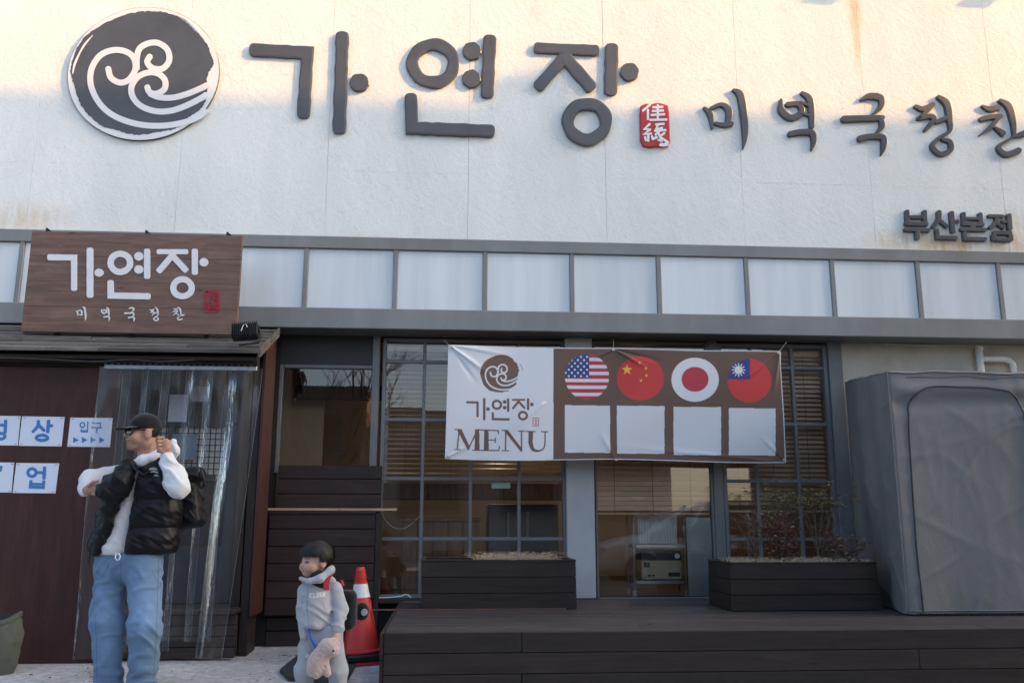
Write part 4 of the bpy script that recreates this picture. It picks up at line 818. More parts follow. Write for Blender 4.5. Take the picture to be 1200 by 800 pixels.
# ------------------------------------------------------------------ menu banner
YBN = YB-.09; CN = [(525.5,404), (914.5,411), (921,541.5), (521.5,537.5)]; NU, NV = 880, 300
U, V = np.meshgrid(np.linspace(0,1,NU+1), np.linspace(0,1,NV+1)); C = np.array(CN, float)
PXs = (C[0,0]*(1-U)+C[1,0]*U)*(1-V)+(C[3,0]*(1-U)+C[2,0]*U)*V; PYs = (C[0,1]*(1-U)+C[1,1]*U)*(1-V)+(C[3,1]*(1-U)+C[2,1]*U)*V
PYs = PYs + 2.2*np.sin(np.pi*np.clip((U-.0)/.5,0,1))*(1-V)*.5 + 1.6*np.sin(np.pi*np.clip((U-.5)/.5,0,1))*(1-V)*.5 + 1.2*np.sin(U*9)*V
colr = np.zeros((NV+1, NU+1, 3)); WHT = np.array((.66,.69,.72)); BRN = np.array((.125,.075,.056)); INK = np.array((.155,.092,.070))
colr[:] = np.where((PXs < 648.5)[..., None], WHT, BRN)
edge = np.minimum(np.minimum(U*391, (1-U)*391), np.minimum(V*131, (1-V)*131)); colr[(edge < 1.3) & (PXs > 640)] = WHT*.8
def paint(mask, c):
    global colr
    colr = colr*(1-mask[..., None])+np.array(c)*mask[..., None]
def aa(d): return np.clip(.5-d/.45, 0, 1)
def seg_d(a, b, wa, wb):
    a, b = np.array(a, float), np.array(b, float); ab = b-a; L = max(ab@ab, 1e-9)
    tt = np.clip(((PXs-a[0])*ab[0]+(PYs-a[1])*ab[1])/L, 0, 1); return np.hypot(PXs-a[0]-tt*ab[0], PYs-a[1]-tt*ab[1])-(wa+(wb-wa)*tt)/2
def poly_in(pts):
    ins = np.zeros(PXs.shape, bool); n = len(pts)
    for i in range(n):
        (x0, y0), (x1, y1) = pts[i], pts[(i+1) % n]
        if y0 == y1: continue
        c = ((y0 > PYs) != (y1 > PYs)) & (PXs < (x1-x0)*(PYs-y0)/(y1-y0)+x0); ins ^= c
    return ins.astype(float)
def ell(cx, cy, rx, ry): return aa((np.hypot((PXs-cx)/rx, (PYs-cy)/ry)-1)*min(rx, ry))
def pstroke(s, c):
    if s[0] == 'L': d = np.min([seg_d(a, b, s[1], s[1]) for a, b in zip(s[2][:-1], s[2][1:])], axis=0); paint(aa(d), c)
    elif s[0] == 'B': q = crom(s[1], 4); paint(aa(np.min([seg_d(a[:2], b[:2], a[2], b[2]) for a, b in zip(q[:-1], q[1:])], axis=0)), c)
    elif s[0] == 'O': r = np.hypot((PXs-s[1])/s[3], (PYs-s[2])/s[4]); paint(aa(np.abs(r-1)*min(s[3],s[4])-s[5]/2), c)
    elif s[0] == 'D': paint(ell(*s[1:5]), c)
    elif s[0] == 'P': paint(poly_in(s[1]), c)
lg = lambda x, y: ((x/4-168)*.275+586, (y/4-86.5)*.305+438)
ed = [lg(x*(1+random.uniform(-.012,.012)), y*(1+random.uniform(-.012,.012))) for x, y, _ in crom([(x, y, 0) for x, y in LOGO_DARK+LOGO_DARK[:1]], 5)]
paint(poly_in(ed), INK)
for ln in LOGO_LINES: pstroke(('B', [(*lg(x, y), 1.75) for x, y in ln]), WHT)
pstroke(('B', [(609,425,.3),(611.5,430,.7),(612.5,434,.3)]), INK)
bt = affine(.48295*.1874, .507*.1875, 520+(137-108*.48295)*.1874, 395+(378-88*.507)*.1875, .082)
for st in (BGA, BYEON, BJANG):
    for s in bt(st): pstroke(s, INK)
for s in [('L', .8, [(624.5,490),(631,490),(631,499),(624.5,499),(624.5,490)]), ('L', .8, [(626,493),(630,493)]), ('L', .8, [(626,496.5),(630,496.5)]), ('L', .8, [(628,490),(628,499)])]: pstroke(s, (.45,.05,.06))
mz = affine(.1874, .1875, 520, 395)
for s in mz([('L', 9, [(96,582),(84,700)]), ('P', [(82,576),(112,576),(165,690),(150,706)]), ('L', 9, [(210,580),(152,702)]), ('P', [(196,578),(222,578),(224,704),(192,704)]), ('L', 7, [(70,577),(108,577)]), ('L', 7, [(200,578),(234,578)]), ('L', 7, [(66,702),(104,702)]), ('L', 7, [(182,705),(230,706)]),
            ('P', [(252,580),(280,580),(282,706),(250,706)]), ('L', 8, [(238,580),(340,583),(342,602)]), ('L', 7, [(280,642),(322,643)]), ('L', 8, [(322,630),(322,656)]), ('L', 8, [(236,706),(344,707),(349,682)]),
            ('L', 9, [(388,584),(386,706)]), ('P', [(374,581),(402,581),(492,700),(484,718)]), ('L', 9, [(486,588),(486,712)]), ('L', 7, [(364,582),(400,582)]), ('L', 7, [(466,586),(506,587)]), ('L', 7, [(366,708),(406,709)]),
            ('P', [(530,588),(558,588),(556,670),(530,670)]), ('B', [(544,665,27),(556,698,22),(585,710,14),(618,700,9),(632,670,9),(634,590,9)]), ('L', 7, [(514,588),(572,589)]), ('L', 7, [(610,589),(652,590)])]): pstroke(s, INK)
RED = (.52,.045,.045); NAVY = (.025,.06,.20)
e = ell(688, 441.3, 26, 26.3); st_i = np.floor((PYs-415)/(52.6/13)).astype(int); colUS = np.where((st_i % 2 == 0)[..., None], np.array((.42,.035,.07)), WHT*.95)
can = (PXs < 690.6) & (PYs < 442.8); colUS[can] = NAVY; colr = colr*(1-e[..., None])+colUS*e[..., None]
for r in range(7):
    for k in range(7): paint(ell(664.5+k*7.2-(r % 2)*3.6+2, 418+r*3.75, 1.15, 1.15)*(can*e > 0), WHT)
paint(ell(750.6, 443, 27.5, 25.8), RED)
def star(cx, cy, r, c, rot=0, n=5, k=.4): pstroke(('P', [(cx+r*(1 if i % 2 == 0 else k)*math.sin(math.pi*i/n+rot), cy-r*(1 if i % 2 == 0 else k)*math.cos(math.pi*i/n+rot)) for i in range(2*n)]), c)
YEL = (.75,.46,.04); star(735, 433, 6.6, YEL)
for p in ((749.5,425), (757,431.3), (757.6,439.6), (751.3,445.6)): star(*p, 2.2, YEL, .3)
paint(ell(814.5, 444.7, 27.4, 25.8), (.66,.69,.71)); paint(ell(814.5, 444.2, 15.6, 14.6), (.44,.04,.06))
e = ell(878, 446, 26, 25.4); paint(e, RED); paint(e*((PXs < 878.5) & (PYs < 444.5)), (.03,.05,.22)); star(865, 433.6, 8.8, WHT, 0, 12, .55); paint(ell(865, 433.6, 5.6, 5.5), (.03,.05,.22)); paint(ell(865, 433.6, 4.9, 4.8), WHT)
for (a, b, c_, d_) in ((662,715,474.3,530), (723,779,475,531), (789.6,844.7,476.4,532.8), (853.8,908.5,478,533)): paint(((PXs > a) & (PXs < b) & (PYs > c_+(PXs-a)*.01) & (PYs < d_+(PXs-a)*.01)).astype(float), (.60,.63,.66))
# cloth relief: slack between the fixings
def crease(ax, ay, bx, by, w, amp, fade=1.):
    a = np.array((ax, ay)); ab = np.array((bx-ax, by-ay), float); L = math.hypot(*ab); ab /= L
    s_ = (PXs-ax)*ab[0]+(PYs-ay)*ab[1]; d = (PXs-ax)*-ab[1]+(PYs-ay)*ab[0]; k = np.clip(s_/L, 0, 1)
    ww = w*(.5+1.1*k); return amp*np.exp(-(d/ww)**2)*np.clip(s_/6, 0, 1)*np.clip((L-s_)/(L*.5), 0, 1)**fade
rel = .012*np.sin(U*7.1+1.1)*np.sin(np.pi*V)+.006*np.sin(U*23+V*3)+.004*np.sin(V*9+U*15)
for c_ in ((526,404,575,440,2.2,.014), (526,404,560,452,2.0,-.010), (526,404,610,418,2.5,.008), (719,409,690,423,1.6,.012), (719,409,757,430,1.6,.012), (719,409,780,425,2,-.006), (914,411,870,448,1.8,.016), (914,411,885,436,1.5,-.008), (914,411,905,470,2.,.010), (920,540,890,510,2.2,.012), (522,537,560,515,2.5,.010), (722,540,700,500,3,.006), (640,470,590,512,4,.010), (905,540,700,520,3,.005)): rel = rel+crease(*c_)
dirs = RT[None] if False else None
k1 = (PXs-600)/F; k2 = (400-PYs)/F
dx = RT.x*k1+UP.x*k2+FWD.x; dy = RT.y*k1+UP.y*k2+FWD.y; dz = RT.z*k1+UP.z*k2+FWD.z; tt = YBN/dy
X3, Z3 = dx*tt, CAMH+dz*tt; Y3 = YBN-rel*1.0
nv = (NU+1)*(NV+1); vv = np.stack([X3, Y3, Z3], -1).reshape(-1, 3); idx = np.arange(nv).reshape(NV+1, NU+1)
ff = np.stack([idx[:-1,:-1], idx[1:,:-1], idx[1:,1:], idx[:-1,1:]], -1).reshape(-1, 4)
def npmesh(name, v, f, m, smooth=True, col=None):
    me = bpy.data.meshes.new(name); me.vertices.add(len(v)); me.vertices.foreach_set('co', np.asarray(v, np.float32).ravel())
    n = f.shape[1]; me.loops.add(f.size); me.loops.foreach_set('vertex_index', f.astype(np.int32).ravel()); me.polygons.add(len(f)); me.polygons.foreach_set('loop_start', np.arange(len(f), dtype=np.int32)*n)
    me.update(calc_edges=True); me.validate()
    if col is not None:
        a = me.color_attributes.new('print', 'FLOAT_COLOR', 'POINT'); a.data.foreach_set('color', np.concatenate([np.asarray(col, np.float32), np.ones((len(v), 1), np.float32)], 1).ravel())
    for q in (m if isinstance(m, (list, tuple)) else [m]): me.materials.append(q)
    if smooth: me.shade_smooth()
    return me
def printmat(name, rough=.55, bump=.12, scale=400, spec=.35):
    t = NT(name); at = t.new('Attribute'); at.attribute_name = 'print'; c = t.coord(); t.l(at.outputs['Color'], t.b.inputs['Base Color']); t.set(Roughness=rough, Specular_IOR_Level=spec); t.bump(t.noise(c, scale, 2), bump, .002); return t.m
bn = thing('menu_banner', 'brown and white menu banner with four round flags hung over the windows', 'banner', (X3.mean(), YBN, Z3.min()))
o = link('cloth', npmesh('cloth', vv, ff, printmat('banner_print', .5), True, colr.reshape(-1, 3)), bn)
for (px_, py_) in ((528,406.5), (719,409.5), (912,413.5), (918.5,538.5), (524.5,535), (722,538.5)):
    p = pix(px_, py_, YBN-.02); part('eyelet', MB().tube([(p.x,p.y-.004,p.z),(p.x,p.y+.004,p.z)], .011, 10), m_steel, bn)
for (a, b_) in (((528,406.5), (520,398)), ((719,409.5), (719,398)), ((912,413.5), (922,400))):
    part('cord', MB().tube([pix(*a, YBN-.012), pix(*b_, YB+.02)], .003, 5), m_cord, bn)
# ------------------------------------------------------------------ things on the ground
pc = pix(425, 780, Z=0); cx, cy = pix(423, 776, Z=0).x, pix(423, 776, Z=0).y
co_ = thing('traffic_cone', 'red and white traffic cone leaning on black base beside the deck', 'cone', (cx, cy, 0))
m_cone = mat('cone_red', (.56,.04,.035), (.46,.035,.03), .45, 0, 7, bump=.06); m_refl = mat('cone_white', (.70,.71,.72), (.62,.63,.64), .4, 0, 30, bump=.1)
T = Matrix.Translation((cx, cy, 0)) @ Matrix.Rotation(math.radians(28), 4, 'Z'); hh = PZ(415, 664, cy)
part('base_slab', MB().box(-.19, .19, -.19, .19, .0, .03, .008, T), m_cone, co_); part('base_weight', MB().box(-.20, .20, -.20, .20, .034, .085, .012, T), m_black, co_)
def cone_seg(z0, z1, r0, r1, n=28): return MB().lathe([(r0, z0), (r1, z1)], n, (0,0,0), False)
tilt = Matrix.Translation((cx, cy, .085)) @ Matrix.Rotation(math.radians(-2.5), 4, 'Y'); H = hh-.085; rr = lambda z: .150-.118*(z/H)
for nm, a, b_, m in (('skirt', 0., .64, m_cone), ('white_band', .64, .80, m_refl), ('top', .80, .985, m_cone)):
    mb = MB(); prof = [(rr(H*a), H*a), (rr(H*(a+b_)/2), H*(a+b_)/2), (rr(H*b_), H*b_)]
    if nm == 'top': prof = [(rr(H*.80), H*.80), (rr(H*.86), H*.86), (rr(H*.86)+.004, H*.87), (rr(H*.9), H*.90), (rr(H*.9)+.003, H*.91), (rr(H*.94), H*.94), (rr(H*.94)+.003, H*.95), (rr(H), H), (.012, H), (.010, H*.97)]
    mb.lathe(prof, 28, (0,0,0), False); mb.v = [tuple(tilt @ Vector(v)) for v in mb.v]; part(nm, mb, m, co_, smooth=True)
mb = MB().lathe([(.155, .0), (.168, .004), (.168, .018), (.150, .026)], 28, (0,0,0), False); mb.v = [tuple(tilt @ Vector(v)) for v in mb.v]; part('flange', mb, m_cone, co_)
q = [pix(*p, Z=0) for p in ((372,752),(430,756),(405,803),(338,798),(328,788))]; mb = MB(); n = len(q)
mb.add([(p.x,p.y,.004) for p in q]+[(p.x,p.y,.03) for p in q], [tuple(range(n)), tuple(range(n,2*n))[::-1]]+[(i, n+i, n+(i+1) % n, (i+1) % n) for i in range(n)])
tag(part('rubber_board', mb, mat('green_rubber', (.030,.040,.034), (.02,.027,.023), .7, 0, 8, bump=.3)), 'dark green rubber board lying on the ground behind the child', 'board')
# canvas sack
cs = pix(-14, 789, Z=0); sk = thing('canvas_sack', 'open grey green canvas sack at the left edge before the red panel', 'sack', (cs.x, cs.y, 0))
hz = PZ(0, 722, cs.y); P = []; R0 = PX(21, 760, cs.y)-cs.x
for j in range(40):
    v = j/39; r = []
    for i in range(73):
        a = 2*math.pi*i/72; k = R0*(.86+.20*math.sin(math.pi*min(v*1.05,1))**.7 if v < .9 else .96)*(1+.05*mn.noise((math.cos(a)*2.2, math.sin(a)*2.2, v*4))+.03*mn.noise((math.cos(a)*5+v*3, math.sin(a)*5, v*9)))
        r.append((cs.x+k*math.cos(a), cs.y+.85*k*math.sin(a), hz*(v**.85)+.03*v*math.sin(2*a+1)))
    P.append(r)
for f_, dz in ((.93,.008), (.86,-.01), (.82,-.08), (.75,-.22)): P.append([(cs.x+(p[0]-cs.x)*f_, cs.y+(p[1]-cs.y)*f_, p[2]+dz) for p in P[39]])
m_canvas = mat('canvas', (.085,.095,.080), (.055,.063,.053), .85, 0, 6, bump=.5, fine=150)
part('bag', MB().grid(P), m_canvas, sk, smooth=True)
P2 = [[(cs.x+R0*(.55+.12*math.sin(3*a+u))*math.cos(a)*(1-u*.12), cs.y+R0*.5*math.sin(a)*(1-u*.12), hz-.06+.02*math.sin(2*a)+.06*u) for a in [2*math.pi*i/30 for i in range(31)]] for u in (0, .33, .66, 1)]
part('folded_lining', MB().grid(P2), m_canvas, sk, smooth=True)
# dead leaves on the ground
m_leafd = flat('dead_leaf', (.10,.055,.035), .8)
mb = MB()
for _ in range(150):
    px_, py_ = random.choice([(random.gauss(110,8), random.gauss(789,4)), (random.uniform(20,440), random.uniform(772,800)), (random.gauss(345,12), random.gauss(764,3))]); 
    if py_ < 768: py_ = 768
    p = pix(px_, py_, Z=.004); a = random.uniform(0,6.3); l = random.uniform(.006,.018)
    mb.add([(p.x+math.cos(a+k)*l*(1 if k % 3 else .5), p.y+math.sin(a+k)*l*(1 if k % 3 else .5), .006+random.uniform(0,.008)) for k in (0,1.6,3.1,4.7)], [(0,1,2,3)])
o = part('ground_litter', mb, m_leafd); o['kind'] = 'stuff'; o['label'] = 'bits of dead leaf scattered on the concrete'; o['category'] = 'litter'
# ------------------------------------------------------------------ across the street (behind the camera): casts the shade, shows in the glass
YO = .7; kx, kz = SUN.x/-SUN.y, SUN.z/-SUN.y; ztop = PZ(600, 131, YU)+kz*(YU-YO)
def street_house(label, x0, x1, y1, h, storeys, cols, m, dep=9):
    b = thing('street_building', label, 'building', ((x0+x1)/2, y1, 0), 'buildings across the street')
    part('wall', MB().box(x0, x1, y1-dep, y1, 0, h), m, b); part('parapet', MB().box(x0-.06, x1+.06, y1-.35, y1+.0, h+.002, h+.06), m_bframe, b)
    sh = (h-.8)/storeys; cw = (x1-x0)/cols; me = None
    for s_ in range(storeys):
        for k in range(cols):
            xx = x0+cw*(k+.5); zz_ = .5+sh*s_+sh*.5
            w = part('window', MB().box(xx-cw*.33, xx+cw*.33, y1+.002, y1+.05, zz_-sh*.30, zz_+sh*.30, .01), m_gframe, b)
            part('pane', MB().box(xx-cw*.30, xx+cw*.30, y1+.051, y1+.056, zz_-sh*.27, zz_+sh*.27), flat('far_pane', (.04,.05,.06), .1) if 'far_pane' not in bpy.data.materials else bpy.data.materials['far_pane'], w)
    return b
m_h1 = mat('house_render', (.36,.33,.30), (.30,.27,.25), .85, 0, 1); m_h2 = mat('house_brick', (.24,.13,.09), (.18,.10,.07), .85, 0, 3)
ob = street_house('tall pale apartment block beside the street right of the viewer', 9.2, PX(1240,300,YU)+kx*(YU-YO)+1.5, YO, ztop, 6, 6, m_h1)
bxs = PX(641, 118, YU)+kx*(YU-YO); hb = PZ(641, 97, YU)-PZ(641, 131, YU)
part('roof_tank', MB().box(bxs-.30, bxs+.42, YO-.14, YO, ztop+.062, ztop+hb+.16, .02).box(bxs+.425, bxs+.66, YO-.12, YO-.05, ztop+.062, ztop+hb*.55), m_h1, ob)
street_house('low brick house across the street behind the viewer', -16, -2.4, -9.5, 5.0, 2, 4, m_h2)
street_house('small plastered shop house across the street behind the viewer', -1.9, 6.5, -9.0, 4.2, 1, 3, m_h1)
# ------------------------------------------------------------------ people: distance-field bodies meshed with surface nets
def proj(P):
    d = P-np.array((0,0,CAMH)); a, b, c = d@np.array(RT), d@np.array(UP), d@np.array(FWD); return 600+F*a/c, 400-F*b/c
def A(v): return np.array(v, float)
def cap(P, a, b, ra, rb=None):
    rb = ra if rb is None else rb; a, b = A(a), A(b); ab = b-a; t = np.clip((P-a)@ab/max(ab@ab, 1e-9), 0, 1); return np.linalg.norm(P-a-t[:, None]*ab, axis=1)-(ra+(rb-ra)*t)
def chain(P, pts, rs, k=.02):
    d = None
    for i in range(len(pts)-1):
        e = cap(P, pts[i], pts[i+1], rs[i], rs[i+1]); d = e if d is None else smin(d, e, k)
    return d
def elli(P, c, r, R=None):
    q = P-A(c); q = q if R is None else q@R.T; r = A(r); k0 = np.linalg.norm(q/r, axis=1); k1 = np.linalg.norm(q/(r*r), axis=1); return k0*(k0-1)/np.maximum(k1, 1e-6)
def rbox(P, c, h, r, R=None):
    q = P-A(c); q = q if R is None else q@R.T; q = np.abs(q)-A(h)+r; return np.linalg.norm(np.maximum(q, 0), axis=1)+np.minimum(q.max(1), 0)-r
def smin(a, b, k): h = np.clip(.5+.5*(b-a)/k, 0, 1); return b*(1-h)+a*h-k*h*(1-h)
def smax(a, b, k): return -smin(-a, -b, k)
def wob(P, f, s=0.):
    x, y, z = P[:,0]*f+s, P[:,1]*f+s*1.7, P[:,2]*f-s; return (np.sin(x+1.6*np.sin(y*.9+z*.7))+np.sin(y*1.3+1.4*np.sin(z*1.1+x*.6)+2.1)+np.sin(z*1.2+1.5*np.sin(x*.8-y)+4.))/3
def creases(P, f, dirv, s=0., warp=1.2):
    d = A(dirv)/np.linalg.norm(dirv); u = P@d*f; return 1-np.abs(np.sin(u+warp*wob(P, f*.35, s)+s))
def folds(P, f, dirv, s=0., warp=1.2, e=3):
    d = A(dirv)/np.linalg.norm(dirv); return (.5+.5*np.sin(P@d*f+warp*wob(P, f*.35, s)+s))**e
def surf(fn, lo, hi, h):
    lo, hi = A(lo), A(hi); n = np.ceil((hi-lo)/h).astype(int)+1; B = 8; nb = (n+B-1)//B; D = np.full(tuple(nb*B), 1., np.float32)
    g = np.stack(np.meshgrid(*[np.arange(k) for k in nb], indexing='ij'), -1).reshape(-1, 3); cen = lo+(g*B+(B-1)/2)*h; d = fn(cen); near = np.abs(d) < B*h*1.25+.012
    off = np.stack(np.meshgrid(*[np.arange(B)]*3, indexing='ij'), -1).reshape(-1, 3)
    D4 = D.reshape(nb[0], B, nb[1], B, nb[2], B)
    for (i, j, k), dd, nr in zip(g, d, near):
        if not nr: D4[i, :, j, :, k, :] = np.sign(dd)
    G = g[near]
    for s in range(0, len(G), 400):
        gg = G[s:s+400]; pts = lo+(gg[:, None]*B+off[None])*h; v = fn(pts.reshape(-1, 3)).reshape(len(gg), B, B, B)
        for (i, j, k), q in zip(gg, v): D4[i, :, j, :, k, :] = q
    ins = D < 0; cs = [(a, b, c) for a in (0,1) for b in (0,1) for c in (0,1)]; sh = tuple(x-1 for x in D.shape)
    sl = lambda M, o: M[o[0]:o[0]+sh[0], o[1]:o[1]+sh[1], o[2]:o[2]+sh[2]]
    cnt = sum(sl(ins, o).astype(np.int8) for o in cs); act = (cnt > 0) & (cnt < 8); I = np.argwhere(act); idx = np.full(sh, -1, np.int32); idx[act] = np.arange(len(I))
    acc = np.zeros((len(I), 3)); w = np.zeros(len(I))
    for a in cs:
        for ax in range(3):
            if a[ax]: continue
            b = list(a); b[ax] = 1; da = D[tuple((I+A(a).astype(int)).T)]; db = D[tuple((I+A(b).astype(int)).T)]; m = (da < 0) != (db < 0)
            t = np.where(m, da/np.where(da == db, 1, da-db), 0); p = np.tile(A(a), (len(I), 1)); p[:, ax] = t; acc += p*m[:, None]; w += m
    V = lo+(I+acc/np.maximum(w, 1)[:, None])*h; Fc = []
    for ax in range(3):
        o1, o2 = [k for k in range(3) if k != ax]; a = ins; s0 = [slice(1, -1)]*3; s0[ax] = slice(0, -1); s1 = list(s0); s1[ax] = slice(1, None)
        e = np.argwhere(a[tuple(s0)] != a[tuple(s1)]); off_ = A([1,1,1]).astype(int); off_[ax] = 0; e = e+off_; flip = a[tuple(e.T)]
        def ci(d1, d2):
            q = e.copy(); q[:, o1] -= d1; q[:, o2] -= d2; return idx[tuple(q.T)]
        qd = np.stack([ci(0,0), ci(1,0), ci(1,1), ci(0,1)], 1)
        if ax == 1: flip = ~flip
        qd = np.where(flip[:, None], qd, qd[:, ::-1]); Fc.append(qd[(qd >= 0).all(1)])
    return V, np.concatenate(Fc)
def sdfpart(name, fn, lo, hi, h, m, parent, col=None):
    V, Fc = surf(fn, lo, hi, h); c = None
    if col is not None:
        c = col(V)
    return link(name, npmesh(name, V, Fc, m, True, c), parent)
def clothmat(name, rough=.85, bump=.35, scale=220, sheen=.2):
    t = NT(name); at = t.new('Attribute'); at.attribute_name = 'print'; c = t.coord(); n = t.noise(c, 9, 5, .6); col = t.mix(t.math('MULTIPLY', n, .35), at.outputs['Color'], (.0,.0,.0), 'MULTIPLY')
    sc = t.new('VectorMath', operation='SCALE'); t.l(at.outputs['Color'], sc.inputs[0]); t.l(t.math('ADD', t.math('MULTIPLY', n, .36), .82), sc.inputs['Scale']); t.l(sc.outputs[0], t.b.inputs['Base Color'])
    t.set(Roughness=rough, Specular_IOR_Level=.2); t.b.inputs['Sheen Weight'].default_value = sheen; t.bump(t.noise(c, scale, 3), bump, .002); return t.m
def skinmat():
    t = NT('skin'); at = t.new('Attribute'); at.attribute_name = 'print'; t.l(at.outputs['Color'], t.b.inputs['Base Color']); t.set(Roughness=.5, Specular_IOR_Level=.35)
    t.b.inputs['Subsurface Weight'].default_value = .05; t.b.inputs['Subsurface Radius'].default_value = (.012,.005,.003); t.b.inputs['Subsurface Scale'].default_value = .6; t.bump(t.noise(t.coord(), 190, 3), .12, .001); return t.m
m_skin = skinmat(); m_cloth = clothmat('soft_cloth'); m_nylon = clothmat('quilted_nylon', .42, .25, 40, .0); m_denim = clothmat('denim', .85, .5, 420, .1); m_plush = clothmat('plush', .95, .9, 330, .5); m_hair = flat('hair', (.008,.0065,.006), .75, 0, .2)
def const(c): return lambda V: np.tile(A(c), (len(V), 1))
def pstrokes_mask(V, strokes):
    x, y = proj(V); d = np.full(len(V), 9.)
    for (w, pts) in strokes:
        for a, b in zip(pts[:-1], pts[1:]):
            a, b = A(a), A(b); ab = b-a; t = np.clip(((x-a[0])*ab[0]+(y-a[1])*ab[1])/max(ab@ab, 1e-9), 0, 1); d = np.minimum(d, np.hypot(x-a[0]-t*ab[0], y-a[1]-t*ab[1])-w/2)
    return np.clip(.5-d/.5, 0, 1)[:, None]
def headframe(c, ang, tilt=0.):
    f = A((-math.cos(ang), -math.sin(ang), tilt)); f /= np.linalg.norm(f); l = np.cross(A((0,0,1)), f); l /= np.linalg.norm(l); u = np.cross(f, l); R = np.stack([f, l, u]); c = A(c)
    return (lambda P: (P-c)@R.T), (lambda p: c+A(p)@R)
# ---- man
YM = pix(150, 814, Z=0).y
def q(px_, py_, d=0.): return A(pix(px_, py_, YM+d))
man = thing('person', 'man in black cap, sunglasses, black padded vest and loose blue jeans by the porch', 'person', (q(150,790)[0], YM, 0))
toL, toW = headframe(q(167.5,507), math.radians(34), .02)
def man_head(P):
    L = toL(P); d = elli(L, (-.014,0,.034), (.100,.080,.088)); d = smin(d, elli(L, (.028,0,-.036), (.066,.062,.082)), .03); d = smin(d, cap(L, (.066,-.012,-.098), (.066,.012,-.098), .024), .03)
    d = smin(d, cap(L, (.094,0,.014), (.116,0,-.026), .008, .0125), .014); d = smin(d, cap(L, (.104,-.014,-.030), (.104,.014,-.030), .010), .010)
    d = smin(d, cap(L, (.085,-.034,.026), (.085,.034,.026), .011), .02); d = smin(d, cap(L, (.092,-.016,-.056), (.092,.016,-.056), .0105), .008); d = smin(d, cap(L, (.088,-.014,-.072), (.088,.014,-.072), .010), .008)
    for s in (-1, 1):
        d = smin(d, elli(L, (.055,s*.036,-.040), (.040,.032,.036)), .02); d = smin(d, elli(L, (-.010,s*.083,-.008), (.026,.014,.035)), .008); d = smin(d, elli(L, (-.016,s*.058,-.062), (.03,.02,.04)), .03)
    return smin(d, cap(L, (-.030,0,-.07), (-.055,0,-.21), .060, .068), .03)
SHL, ELL, WRL = q(203,556,-.08), q(209,571,-.21), q(196,536,-.19); SHR, ELR, WRR = q(142,557,.10), q(106,561,.0), q(99,574,-.09)
FL = [((191+.3*i, 512.5+4.3*i, -.215), (185.5+.4*i, 513+4.3*i, -.235), (183.8+.5*i, 516.5+4.0*i, -.215), (187.5+.3*i, 518+3.8*i, -.195)) for i in range(4)]
FR = [((107.5+.5*i, 568.5+3.4*i, -.145), (113.5+.6*i, 569+3.2*i, -.165), (119+.4*i, 571+2.8*i, -.175), (122-.5*i, 570.5+2.5*i, -.165)) for i in range(4)]
def man_body(P):
    d = man_head(P); d = smin(d, cap(P, q(188,562,-.04), q(150,562,.06), .085), .05); d = smin(d, cap(P, q(172,565,.02), q(156,640,.02), .09, .09), .05)
    d = smin(d, chain(P, [SHL, ELL, WRL], [.05,.042,.030]), .03); d = smin(d, chain(P, [SHR, ELR, WRR], [.05,.042,.030]), .03)
    for (h, k, a) in (((168,662,-.05), (170,735,-.06), (167,806,-.02)), ((134,662,.04), (125,735,.02), (128,808,.02))): d = smin(d, chain(P, [q(*h), q(*k), q(*a)], [.085,.06,.042]), .04); d = smin(d, cap(P, q(*a), q(a[0]-16, a[1]+4, a[2]-.1), .04, .032), .02)
    d = smin(d, smin(elli(P, q(194,521,-.20), (.038,.030,.042)), cap(P, q(195,526,-.20), WRL, .030, .028), .02), .012)
    for f in FL: d = smin(d, chain(P, [q(*x) for x in f], [.0105,.0105,.0095,.008], .004), .004)
    d = smin(d, chain(P, [q(196,525,-.225), q(190,529,-.235), q(185.5,528,-.225)], [.012,.011,.009], .004), .005)
    d = smin(d, smin(elli(P, q(105,573.5,-.13), (.036,.026,.036)), cap(P, q(104,574,-.12), WRR, .028, .028), .02), .012)
    for f in FR: d = smin(d, chain(P, [q(*x) for x in f], [.0105,.010,.0095,.008], .004), .004)
    return smin(d, chain(P, [q(104,569,-.15), q(109,565,-.17), q(114,563.5,-.175)], [.012,.011,.009], .004), .005)
SK = A((.40,.225,.155))
def man_col(V):
    c = np.tile(SK, (len(V), 1)); L = toL(V); lip = np.exp(-(((L[:,2]+.063)/.009)**2)-((L[:,0]-.10)/.02)**2-(L[:,1]/.022)**2)[:, None]; c = c*(1-.55*lip)+A((.26,.09,.08))*.55*lip
    st = (np.exp(-((L[:,2]+.085)/.03)**2)*np.clip((L[:,0])/.05, 0, 1))[:, None]; c *= 1-.16*st; ml = np.exp(-(((L[:,2]+.0645)/.0035)**2)-((L[:,0]-.095)/.03)**2-(L[:,1]/.026)**2)[:, None]; c = c*(1-.7*ml)+A((.10,.04,.035))*.7*ml; nose_shade = np.exp(-((L[:,2]+.036)/.006)**2-((np.abs(L[:,1])-.016)/.008)**2)*(L[:,0] > .09); c = c*(1-.45*nose_shade[:, None])  # last mask paints a shadow under the nose into the skin colour
    side = ((L[:,2] > -.03) & (L[:,0] < .012) & (L[:,2] < .06) & (np.abs(L[:,1]) < .076) & (L[:,2] > -.045-.35*(L[:,0]+.02)))[:, None]; return np.where(side, A((.016,.013,.012)), c)
o = sdfpart('body', man_body, (q(88,560)[0], YM-.36, 0), (q(232,560)[0], YM+.32, q(160,478)[2]), .0045, m_skin, man, man_col)
def vest_core(P, r=0.):
    d = smin(cap(P, q(193,562,-.05), q(184,642,-.03), .110+r, .115+r), cap(P, q(176,562,.06), q(164,642,.06), .115+r, .12+r), .06); return smin(d, cap(P, q(148,562,.08), q(124,642,.0), .095+r, .092+r), .07)
